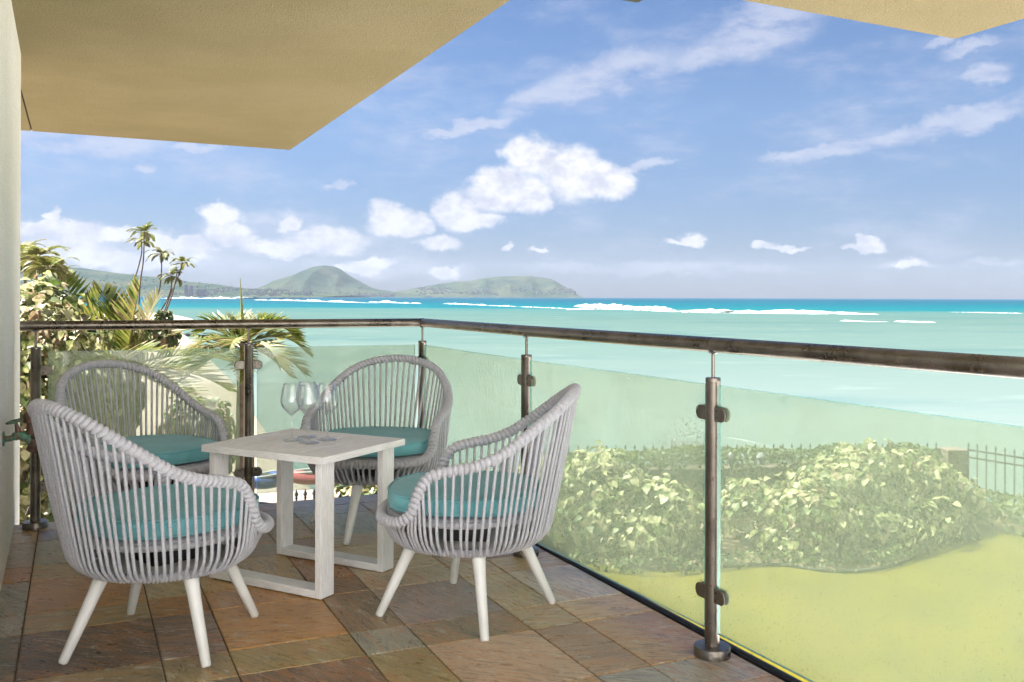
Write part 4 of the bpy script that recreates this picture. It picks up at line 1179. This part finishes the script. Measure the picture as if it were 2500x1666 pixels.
# grass blades
def grass():
    rnd = random.Random(9); mb = MB()
    for i in range(7000):
        d = 9.5 + 8 * rnd.random() ** 1.3; px = rnd.uniform(1450, 2620)
        x = (px - CXP) / FPX * d; y = d
        if y > 14.9 + (0 if x < 6 else (x - 6) * 0.7): continue
        h = rnd.uniform(0.012, 0.03); a = rnd.uniform(0, 6.28); w = 0.006
        lx_, ly_ = rnd.gauss(0, 0.018), rnd.gauss(0, 0.018)
        mb.add([(x - w * cos(a), y - w * sin(a), LAND_Z), (x + w * cos(a), y + w * sin(a), LAND_Z), (x + lx_, y + ly_, LAND_Z + h)], [(0, 1, 2)], 0 if rnd.random() < 0.6 else 1)
    o = mb.build('grass', [mat_leaf('grass_blade', (0.07292, 0.0736, 0.005733), (0.1075, 0.09568, 0.00882), 3), mat_leaf('grass_blade_pale', (0.1228, 0.1104, 0.01543), (0.1535, 0.1251, 0.02205), 3)])
    tag(o, 'short grass blades of the lawn', 'grass', kind='stuff')
grass()

# ------------------------------------------------------------------ iron fence, pillar, lamps
M_IRON = simple('black_iron', (0.02, 0.024, 0.024), (0.035, 0.04, 0.038), 0.5, scale=20)
def picket_mesh(h):
    mb = MB(); mb.box((-0.012, -0.012, 0), (0.012, 0.012, h - 0.14))
    mb.lathe([(0.012, h - 0.14), (0.022, h - 0.125), (0.012, h - 0.11), (0.030, h - 0.075), (0.016, h - 0.045), (0.0, h)], 6)
    return mb.mesh('picket', M_IRON)
def fence(label, a, b_, h, spacing, group=None, z=LAND_Z, skip=0):
    a = Vector(a); b_ = Vector(b_); d = (b_ - a); L = d.length; ang = atan2(d.y, d.x)
    t = thing('iron_fence', label, 'fence', a, ang, group)
    pm = picket_mesh(h)
    n_ = int(L / spacing)
    for i in range(n_ + 1): link('picket', pm, t, loc=(i * spacing, 0, 0))
    for zz_ in (0.16, h - 0.36, h - 0.20):
        mb = MB(); mb.box((-0.02, -0.0105, zz_), (L + 0.02, 0.0105, zz_ + 0.04)); mb.build('cross_rail', M_IRON, t)
    return t
PIL = Vector((9.55, 20.0, LAND_Z))
fence('black spiked iron fence on the sea wall behind the hedge', (0.6, 19.35, LAND_Z), (9.25, 20.0, LAND_Z), 1.36, 0.20, 'iron garden fences')
fence('black spiked iron fence running towards us at the right edge', (9.75, 19.75, LAND_Z), (13.6, 13.4, LAND_Z), 1.40, 0.20, 'iron garden fences')
PIL = PIL + Vector((0, 0, -0.12))
t = thing('fence_pillar', 'pale reddish masonry pillar at the corner of the iron fence', 'pillar', PIL)
M_BRICK = simple('pillar_block', (0.10, 0.07, 0.055), (0.13, 0.095, 0.075), 0.9, scale=4, bscale=30, bstr=0.4)
for r_ in range(6):
    for q in range(2):
        mb = MB(); x0_ = -0.22 + (0.222 if q else 0); mb.box((x0_ + 0.004, -0.22 + 0.002 * r_, r_ * 0.21), (x0_ + 0.214, 0.22, r_ * 0.21 + 0.2)); mb.build('block', M_BRICK, t, bevel=0.01)
mb = MB(); mb.box((-0.225, -0.225, 1.262), (0.225, 0.225, 1.33)); mb.build('cap', M_BRICK, t, bevel=0.02)
# two small garden lanterns behind the near post
for px, py, lab, white in [(1786, 1102, 'dark round topped garden lantern by the sea wall', False), (1858, 1104, 'pale capped garden lantern by the sea wall', True)]:
    p = atd(px, py, 18.2); h = p.z - LAND_Z
    t = thing('garden_lantern', lab, 'lantern', (p.x, p.y, LAND_Z))
    mb = MB(); mb.lathe([(0.035, 0), (0.03, h - 0.30), (0.05, h - 0.28)], 10); mb.build('post', M_IRON, t, smooth=True)
    mat = simple('lantern_pale', (0.12, 0.13, 0.13), None, 0.8) if white else M_IRON
    mb = MB(); mb.lathe([(0.0, h - 0.26), (0.06, h - 0.25), (0.07, h - 0.15), (0.05, h - 0.12), (0.0, h - 0.115)], 12); mb.build('lamp_glass', mat, t, smooth=True)
    mb = MB(); mb.lathe([(0.0, h - 0.112), (0.095, h - 0.11), (0.08, h - 0.06), (0.03, h - 0.02), (0.0, h)], 12); mb.build('cap', mat, t, smooth=True)

# ------------------------------------------------------------------ palms
def frond_mesh(base, d0, length, droop, nl, ll, lw, roll=0.0, vee=0.5, mats=(0, 0, 2), sweep=Vector((0, 0, 0)), seed=0, seg=2, tipdry=0.25):
    """one pinnate frond: a curved rachis with leaflets on both sides; slots: 0 green, 1 yellow, 2 dry, 3 rachis"""
    rnd = random.Random(seed)
    mb = MB(); P = []; p = Vector(base); d = Vector(d0).normalized(); n_ = 18; st = length / n_
    for i in range(n_ + 1):
        P.append(p.copy()); p = p + d * st
        d = (d + Vector((0, 0, -droop * (0.3 + 1.4 * i / n_) / n_)) + sweep * (1.0 / n_)).normalized()
    mb.tube(P, [lerp(0.020, 0.004, i / n_) * (length / 2.0) ** 0.5 for i in range(n_ + 1)], 5, mi=3)
    for i in range(nl):
        t = 0.14 + 0.86 * i / (nl - 1); x = t * n_; k_ = min(n_ - 1, int(x)); q = P[k_].lerp(P[k_ + 1], x - k_)
        tan = (P[k_ + 1] - P[k_]).normalized()
        side = tan.cross(Vector((0, 0, 1)))
        if side.length < 0.1: side = tan.cross(Vector((1, 0, 0)))
        side.normalize(); up = side.cross(tan)
        side, up = side * cos(roll) + up * sin(roll), up * cos(roll) - side * sin(roll)
        prof = (0.45 + 0.55 * min(1, t / 0.3)) * (1 - 0.55 * max(0, (t - 0.55) / 0.45))
        for s_ in (-1, 1):
            l = ll * prof * rnd.uniform(0.85, 1.1)
            dr = (side * s_ * lerp(1.0, 0.62, t) + tan * lerp(0.55, 1.05, t) + up * vee * rnd.uniform(0.8, 1.2) + Vector((rnd.gauss(0, .05), rnd.gauss(0, .05), rnd.gauss(0, .05))) + sweep * 0.5).normalized()
            wv = tan.cross(dr); wv = (wv.cross(dr)).normalized() if wv.length > 1e-3 else up
            w = lw * rnd.uniform(0.8, 1.15)
            sag = Vector((0, 0, -0.16 * l * droop))
            a1 = q + dr * l * 0.55 + sag * 0.4; a2 = q + dr * l + sag
            mi = mats[rnd.randrange(len(mats))]
            mb.add([q - wv * w * 0.35, q + wv * w * 0.35, a1 - wv * w * 0.5, a1 + wv * w * 0.5, ], [(0, 1, 3, 2)], mi)
            b1 = a1.lerp(a2, 0.55)
            mb.add([a1 - wv * w * 0.5, a1 + wv * w * 0.5, b1 + wv * w * 0.27, b1 - wv * w * 0.27, a2], [(0, 1, 2, 3)], mi)
            mb.add([b1 - wv * w * 0.27, b1 + wv * w * 0.27, a2], [(0, 1, 2)], 2 if rnd.random() < tipdry else mi)
    return mb
PM = [M_FROND, M_FROND_Y, M_FROND_DRY, M_RACHIS]
def palm(label, base, crown, fr, group=None, name='palm_tree', r0=0.12, bend=None, nring=14):
    """fr: list of dicts for frond_mesh with world-free directions"""
    base = Vector(base); crown = Vector(crown)
    t = thing(name, label, 'palm', base, 0, group)
    c = crown - base
    pts = spline([Vector((0, 0, 0))] + ([Vector(b_) - base for b_ in bend] if bend else [c * 0.5]) + [c], 6)
    mb = MB(); mb.tube(pts, [r0 * lerp(1.15, 0.75, i / (len(pts) - 1)) * (1 + 0.05 * (i % 2)) for i in range(len(pts))], 9)
    mb.build('trunk', M_BARK, t, smooth=True)
    for i, q in enumerate(fr):
        m = frond_mesh(c, seed=i * 13 + int(abs(base.x) * 100) % 97, **q)
        m.build('frond', PM, t)
    return t
def D3(px, py, d, px0, py0, d0): return atd(px, py, d) - atd(px0, py0, d0)
# bushy palm behind the second post, its crown level with the handrail
d0 = 12.0; cx, cy = 600, 838
def fd(dx, dy, dz, length, droop, **kw): return dict(d0=Vector((dx, dy, dz)), length=length, droop=droop, **kw)
Y = (0, 0, 1, 0, 2)
fr = [fd(-0.70, 0.1, 0.78, 0.676, 2.0, nl=40, ll=0.432, lw=0.024, vee=0.95, mats=(0, 0, 1, 0), tipdry=0.6),
      fd(0.72, 0.1, 0.80, 0.704, 2.3, nl=44, ll=0.418, lw=0.0256, vee=1.0, mats=(0, 0, 0, 1), tipdry=0.5),
      fd(-0.35, 0.4, 0.95, 0.514, 1.6, nl=34, ll=0.348, lw=0.0224, vee=0.8, mats=(0, 1, 0), tipdry=0.6), fd(0.35, 0.4, 0.95, 0.514, 1.7, nl=34, ll=0.362, lw=0.024, vee=0.8, mats=(0, 0, 1), tipdry=0.5),
      fd(-0.95, -0.15, 0.55, 0.918, 1.2, nl=36, ll=0.383, lw=0.0208, vee=0.45, mats=(1, 2, 0), tipdry=0.6),
      fd(0.9, 0.2, 0.35, 0.812, 1.6, nl=34, ll=0.383, lw=0.024, vee=0.5, mats=(0, 1), tipdry=0.3),
      fd(0.0, -0.9, 0.35, 0.704, 1.3, nl=30, ll=0.348, lw=0.024, mats=Y), fd(-0.6, -0.6, 0.25, 0.812, 1.2, nl=32, ll=0.348, lw=0.0224, mats=Y),
      fd(0.65, -0.6, 0.1, 0.869, 1.3, nl=32, ll=0.348, lw=0.0224, mats=Y), fd(-0.9, 0.3, 0.0, 0.976, 1.0, nl=34, ll=0.348, lw=0.0224, mats=Y),
      fd(0.95, -0.2, -0.15, 0.869, 0.9, nl=32, ll=0.348, lw=0.0224, mats=Y), fd(-0.3, 0.9, 0.3, 0.812, 1.2, nl=30, ll=0.348, lw=0.0224, mats=Y),
      fd(-0.85, -0.4, -0.35, 0.869, 0.6, nl=30, ll=0.348, lw=0.0224, mats=(0, 2, 1)), fd(0.2, -0.8, -0.5, 0.704, 0.4, nl=28, ll=0.314, lw=0.0224, mats=(0, 2, 1)),
      fd(0.6, 0.5, -0.4, 0.758, 0.6, nl=28, ll=0.314, lw=0.0224, mats=(0, 2)), fd(0.3, 0.8, 0.5, 0.704, 1.4, nl=30, ll=0.348, lw=0.024, mats=Y)]
cr = atd(cx, cy, d0)
t = palm('bushy palm behind the second railing post with one upright spear leaf', (cr.x, cr.y, LAND_Z - 0.3), cr, fr, name='beach_palm', r0=0.13)
mb = MB(); s0 = atd(592, 880, d0) - Vector((cr.x, cr.y, LAND_Z - 0.3)); s1 = atd(587, 680, d0) - Vector((cr.x, cr.y, LAND_Z - 0.3))
mb.tube([s0, s0.lerp(s1, 0.5) + Vector((0.015, 0, 0)), s1], [0.030, 0.022, 0.003], 6); mb.build('spear_leaf', mat_leaf('spear_leaf', (0.28, 0.29, 0.07), (0.34, 0.33, 0.11), 4), t, smooth=True)
# upright palm left of it
d1 = 11.5; cr = atd(308, 895, d1)
fr = [fd(-0.30, 0.15, 1.0, 1.0, 0.7, nl=32, ll=0.50, lw=0.034, vee=0.45, mats=(0, 0, 1), tipdry=0.25),
      fd(0.14, 0.0, 1.0, 1.0, 0.5, nl=32, ll=0.46, lw=0.030, vee=0.45, mats=(0, 1, 2), tipdry=0.6),
      fd(0.24, 0.4, 1.0, 0.98, 0.4, nl=30, ll=0.42, lw=0.026, vee=0.4, mats=(2, 2, 1), tipdry=0.9),
      fd(0.85, -0.1, 0.25, 1.5, 0.8, nl=34, ll=0.5, lw=0.026, vee=0.4, mats=(1, 2, 0), tipdry=0.6),
      fd(-0.8, 0.0, 0.55, 1.3, 1.2, nl=30, ll=0.5, lw=0.034, mats=(0, 1)), fd(0.1, -0.8, 0.3, 1.3, 1.0, nl=28, ll=0.5, lw=0.03, mats=Y),
      fd(0.7, 0.6, -0.05, 1.4, 0.7, nl=28, ll=0.5, lw=0.03, mats=Y), fd(-0.7, -0.5, 0.0, 1.3, 0.7, nl=28, ll=0.5, lw=0.03, mats=(0, 0, 1)), fd(0.8, -0.5, -0.2, 1.4, 0.5, nl=28, ll=0.5, lw=0.028, mats=(2, 1, 0)),
      fd(-0.3, -0.8, -0.4, 1.2, 0.3, nl=26, ll=0.45, lw=0.028, mats=(0, 2)), fd(0.9, 0.2, -0.5, 1.3, 0.4, nl=26, ll=0.45, lw=0.028, mats=(2, 1))]
palm('upright palm left of the second post, some fronds brown', (cr.x, cr.y, LAND_Z - 0.2), cr, fr, name='beach_palm', r0=0.11)
# young coconut with broad blades at the hibiscus
d2 = 11.8; cr = atd(205, 905, d2)
fr = [fd(-0.22, 0.1, 1.0, 1.15, 0.35, nl=16, ll=0.52, lw=0.048, vee=0.75, mats=(0, 1, 0), tipdry=0.5), fd(0.15, 0.1, 1.0, 1.0, 0.3, nl=15, ll=0.5, lw=0.046, vee=0.7, mats=(0, 1, 1), tipdry=0.5),
      fd(0.42, -0.1, 0.9, 0.85, 0.4, nl=14, ll=0.48, lw=0.042, vee=0.6, mats=(1, 0), tipdry=0.4), fd(-0.5, -0.1, 0.85, 1.1, 0.5, nl=15, ll=0.5, lw=0.046, vee=0.6, mats=(1, 0, 2), tipdry=0.5),
      fd(0.75, 0.2, 0.4, 1.0, 0.8, nl=16, ll=0.45, lw=0.042, mats=(1, 0)), fd(0.2, -0.8, 0.3, 1.0, 0.8, nl=16, ll=0.45, lw=0.042, mats=(0, 1)), fd(0.6, -0.6, 0.0, 1.1, 0.6, nl=16, ll=0.45, lw=0.042, mats=(0, 1, 2))]
palm('young coconut with broad yellow green blades beside the tall hibiscus', (cr.x, cr.y, LAND_Z - 0.2), cr, fr, name='young_palm', r0=0.09)
# low yellow-green scrub at the end of the beach and behind the palms
def ball_bush(name, label, px, py_top, py_bot, d, wpx, n_, size, mats_w, seed, group=None):
    top = atd(px, py_top, d); bot = atd(px, py_bot, d); w = wpx / FPX * d / 2; h = (top.z - bot.z)
    c = (bot.x, d, bot.z)
    rnd = random.Random(seed)
    lobes = [(c[0] + rnd.uniform(-.5, .5) * w, d + rnd.uniform(-.4, .4) * w, c[2] + h * rnd.uniform(0.35, 0.6), w * rnd.uniform(.45, .7), w * rnd.uniform(.4, .6), h * rnd.uniform(.35, .45)) for _ in range(5)]
    lobes.append((c[0], d, c[2] + h * 0.4, w * 0.8, w * 0.6, h * 0.5))
    shrub(label, c, lobes, n_, size, mats_w, group, seed, 'bush', name, nparts=0, stems=4)
ball_bush('beach_scrub', 'olive scrub bush at the foot of the leaning coconut palms', 385, 775, 850, 60, 110, 1500, 0.28, [0.3, 1, 3, 0.2, 1.5], 31)
ball_bush('beach_scrub', 'small green scrub bush right of the leaning palm foot', 402, 757, 800, 100, 40, 500, 0.4, [0.1, 1, 4, 0, 0.3], 32)
ball_bush('beach_scrub', 'dark green scrub between the tall hibiscus and the upright palm', 265, 770, 1100, 15, 170, 1600, 0.14, [0.3, 1.5, 5, 0, 1], 33)
ball_bush('beach_scrub', 'yellow green scrub on the bank below the table', 870, 1165, 1260, 14.5, 200, 1500, 0.12, [3, 2.5, 2, 1.5, 1.2], 34)
ball_bush('beach_scrub', 'low yellowish bush behind the far chair and right chair gap', 1130, 1130, 1200, 22.5, 150, 900, 0.12, [2, 2.5, 3, 0.5, 0.5], 35)
ball_bush('beach_scrub', 'dry scrub at the foot of the left wall', 75, 1000, 1330, 12.5, 90, 1300, 0.10, [1.5, 1, 2, 2, 3], 36)
ball_bush('beach_scrub', 'dark shady scrub under the beach palms', 480, 950, 1200, 17, 220, 1500, 0.14, [0.5, 1.5, 4, 0.4, 2], 37)

# tall coconut palms leaning on the far beach point
def coconut(label, crown_px, trunk_px, d, size, seed, nf=15, wind=Vector((-0.55, 0, 0.05)), group='tall coconut palms on the point', yellow=0.3):
    rnd = random.Random(seed)
    P = [atd(px, py, d) for px, py in trunk_px]
    fr = []
    for i in range(nf):
        a = 2 * pi * i / nf + rnd.uniform(-.25, .25); e = rnd.uniform(-0.25, 1.0)
        mats = (1, 1, 0, 2) if rnd.random() < yellow else (0, 0, 1)
        fr.append(dict(d0=Vector((cos(a), sin(a), e)), length=size * 0.82 * rnd.uniform(0.75, 1.1), droop=rnd.uniform(1.0, 1.9), nl=30, ll=size * 0.24, lw=size * 0.026, vee=0.15, mats=mats, sweep=wind * rnd.uniform(.7, 1.3), tipdry=0.2))
    base = P[-1]
    palm(label, base, P[0], fr, group, 'coconut_palm', r0=0.00075 * d, bend=[p for p in P[-2:0:-1]] or None)
coconut('tallest coconut palm with its crown highest above the ridge', (351, 563), [(352, 568), (352, 600), (350, 640), (343, 690), (338, 765)], 150, 3.3, 1, wind=Vector((-0.5, 0, 0.35)))
coconut('coconut palm just left of the tallest, with a yellowing crown', (343, 588), [(346, 590), (346, 620), (336, 660), (326, 695), (318, 768)], 154, 2.9, 2, yellow=0.7)
coconut('slim coconut palm in the middle of the group with a straight upper stem', (394, 612), [(394, 620), (395, 655), (391, 700), (381, 728), (362, 768)], 148, 3.0, 3)
coconut('short coconut palm with a bushy crown lower than its neighbours', (415, 668), [(419, 674), (418, 705), (407, 735), (386, 768)], 146, 3.0, 4, yellow=0.4, wind=Vector((-0.9, 0, 0)))
coconut('rightmost coconut palm leaning out to the right', (448, 632), [(446, 642), (441, 660), (431, 686), (417, 718), (398, 772)], 144, 2.9, 5)
coconut('small young coconut crown beside the rightmost leaning stem', (433, 662), [(433, 664), (428, 690), (420, 722), (402, 770)], 143, 1.5, 6, nf=9)
# palms and trees behind the tall hibiscus at the left wall
for i, (px, py, d, s_, lab) in enumerate([(88, 628, 62, 2.6, 'yellow green palm crown beside the left wall above the hibiscus'), (62, 640, 66, 2.7, 'palm crown half hidden by the left wall'), (120, 655, 58, 2.2, 'low palm crown over the hibiscus, middle of three'),
                                      (150, 668, 64, 2.0, 'smallest palm crown right of the others above the hibiscus'), (58, 612, 75, 2.2, 'wispy palm top rising at the edge of the left wall')]):
    coconut(lab, (px, py), [(px, py), (px + 2, py + 60), (px + 4, 830)], d, s_, 20 + i, nf=22, wind=Vector((-0.35, 0, 0.1)), group='palms left of the ridge', yellow=0.5)
ball_bush('beach_scrub', 'tree mass under the palm crowns at the far left', 95, 655, 860, 48, 200, 1600, 0.30, [0.3, 1.5, 4, 0.2, 0.8], 38)

# ------------------------------------------------------------------ things on the sand below the railing
def kayak(label, loc, rot, L, w, col, col2):
    t = thing('kayak', label, 'kayak', loc, rot, 'kayaks lying on the sand')
    n_ = 13; mb = MB(); v = []; f = []; m_ = 12
    for i in range(n_):
        u_ = i / (n_ - 1) * 2 - 1; s_ = sqrt(max(0.0, 1 - abs(u_) ** 2.2))
        for j in range(m_):
            a = 2 * pi * j / m_
            v.append((u_ * L / 2, cos(a) * w / 2 * s_, 0.19 + 0.14 * abs(u_) ** 2 + sin(a) * 0.17 * max(s_, 0.05)))
    for i in range(n_ - 1):
        for j in range(m_): j2 = (j + 1) % m_; f.append((i * m_ + j, i * m_ + j2, (i + 1) * m_ + j2, (i + 1) * m_ + j))
    mb.add(v, f); mb.build('hull', simple('kayak_' + label.split()[0], col, None, 0.35), t, smooth=True)
    mb = MB(); mb.tube([Vector((0.55 * cos(a), w * 0.32 * sin(a), 0.345)) for a in [2 * pi * i / 24 for i in range(24)]], 0.03, 7, True); mb.build('cockpit_rim', simple('kayak_rim_' + label.split()[0], col2, None, 0.5), t, smooth=True)
    mb = MB(); mb.box((-0.28, -0.16, 0.30), (0.05, 0.16, 0.368)); mb.build('seat', M_PLASTIC, t, bevel=0.02)
g = lambda px, py: at(px, py, LAND_Z)
kayak('red kayak on the sand seen between the table legs', g(768, 1185) + Vector((0, 0, 0.0)), 0.5, 1.7, 0.7, (0.34, 0.07, 0.085), (0.42, 0.4, 0.39))
kayak('blue kayak on the sand left of the red one', g(655, 1195), 1.0, 1.6, 0.6, (0.05, 0.10, 0.28), (0.4, 0.4, 0.42))
kayak('white kayak on the sand under the left glass panel', g(150, 1240), 0.25, 2.6, 0.75, (0.4, 0.38, 0.38), (0.3, 0.04, 0.06))
kayak('orange kayak on the sand behind the nearest left chair', g(235, 1238), 1.4, 2.4, 0.7, (0.38, 0.075, 0.02), (0.1, 0.1, 0.1))
t = thing('cool_box', 'red and white cool box on the sand by the left post', 'cool box', g(98, 1262), 0.4)
mb = MB(); mb.box((-0.35, -0.22, 0), (0.35, 0.22, 0.36)); mb.build('box', simple('cooler_red', (0.5, 0.03, 0.04), None, 0.4), t, bevel=0.03)
mb = MB(); mb.box((-0.37, -0.24, 0.362), (0.37, 0.24, 0.45)); mb.build('lid', simple('cooler_lid', (0.8, 0.8, 0.8), None, 0.4), t, bevel=0.02)
mb = MB(); mb.tube([(-0.37, -0.02, 0.25), (-0.43, -0.02, 0.40), (-0.43, 0.1, 0.52), (0.43, 0.1, 0.52), (0.43, -0.02, 0.40), (0.37, -0.02, 0.25)], 0.012, 6); mb.build('handle', M_PLASTIC, t)
# short run of spiked fence below the balcony, tops just above the floor edge
p0 = atd(724, 1205, 12.5); p1 = atd(775, 1203, 12.5)
fence('dark spiked fence tops poking up below the table', (p0.x, p0.y, LAND_Z), (p1.x, p1.y + 0.1, LAND_Z), p0.z - LAND_Z + 0.06, 0.118)
# wire mesh fence beside the left wall
t = thing('wire_fence', 'thin wire mesh fence between left wall and first post', 'fence', (at(40, 1200, -2.0).x, 11.6, LAND_Z))
t.location = (atd(55, 1200, 11.6).x - 0.35, 11.6, LAND_Z)
M_WIRE = simple('galvanised_wire', (0.45, 0.43, 0.40), None, 0.5, 0.6)
mb = MB()
for i in range(26):
    x = -0.9 + i * 0.08
    for s_ in (1, -1):
        mb.tube([Vector((x, 0.004 * s_, 0.0)), Vector((x + s_ * 0.9, 0.004 * s_, 2.1))], 0.0028, 4, caps=False)
o = mb.build('mesh', M_WIRE, t); o['kind'] = 'stuff'
for x in (-0.7, 0.75):
    mb = MB(); mb.tube([(x, 0, 0), (x, 0, 2.25)], 0.025, 8); mb.build('post', M_WIRE, t)

# ------------------------------------------------------------------ haze
def haze():
    m = bpy.data.materials.new('haze'); m.use_nodes = True
    k = N(m.node_tree); k.n.remove(k.n['Principled BSDF'])
    v = k.new('ShaderNodeVolumePrincipled')
    v.inputs['Color'].default_value = (0.33, 0.39, 0.50, 1); v.inputs['Density'].default_value = 5.2e-5; v.inputs['Anisotropy'].default_value = 0.0
    k.l.new(v.outputs[0], k.n['Material Output'].inputs['Volume'])
    mb = MB(); mb.box((-9400, -120, SEA_Z - 1.7), (9400, 9500, 330))
    o = mb.build('haze', m); tag(o, 'pale sea haze over the bay', kind='stuff')
haze()
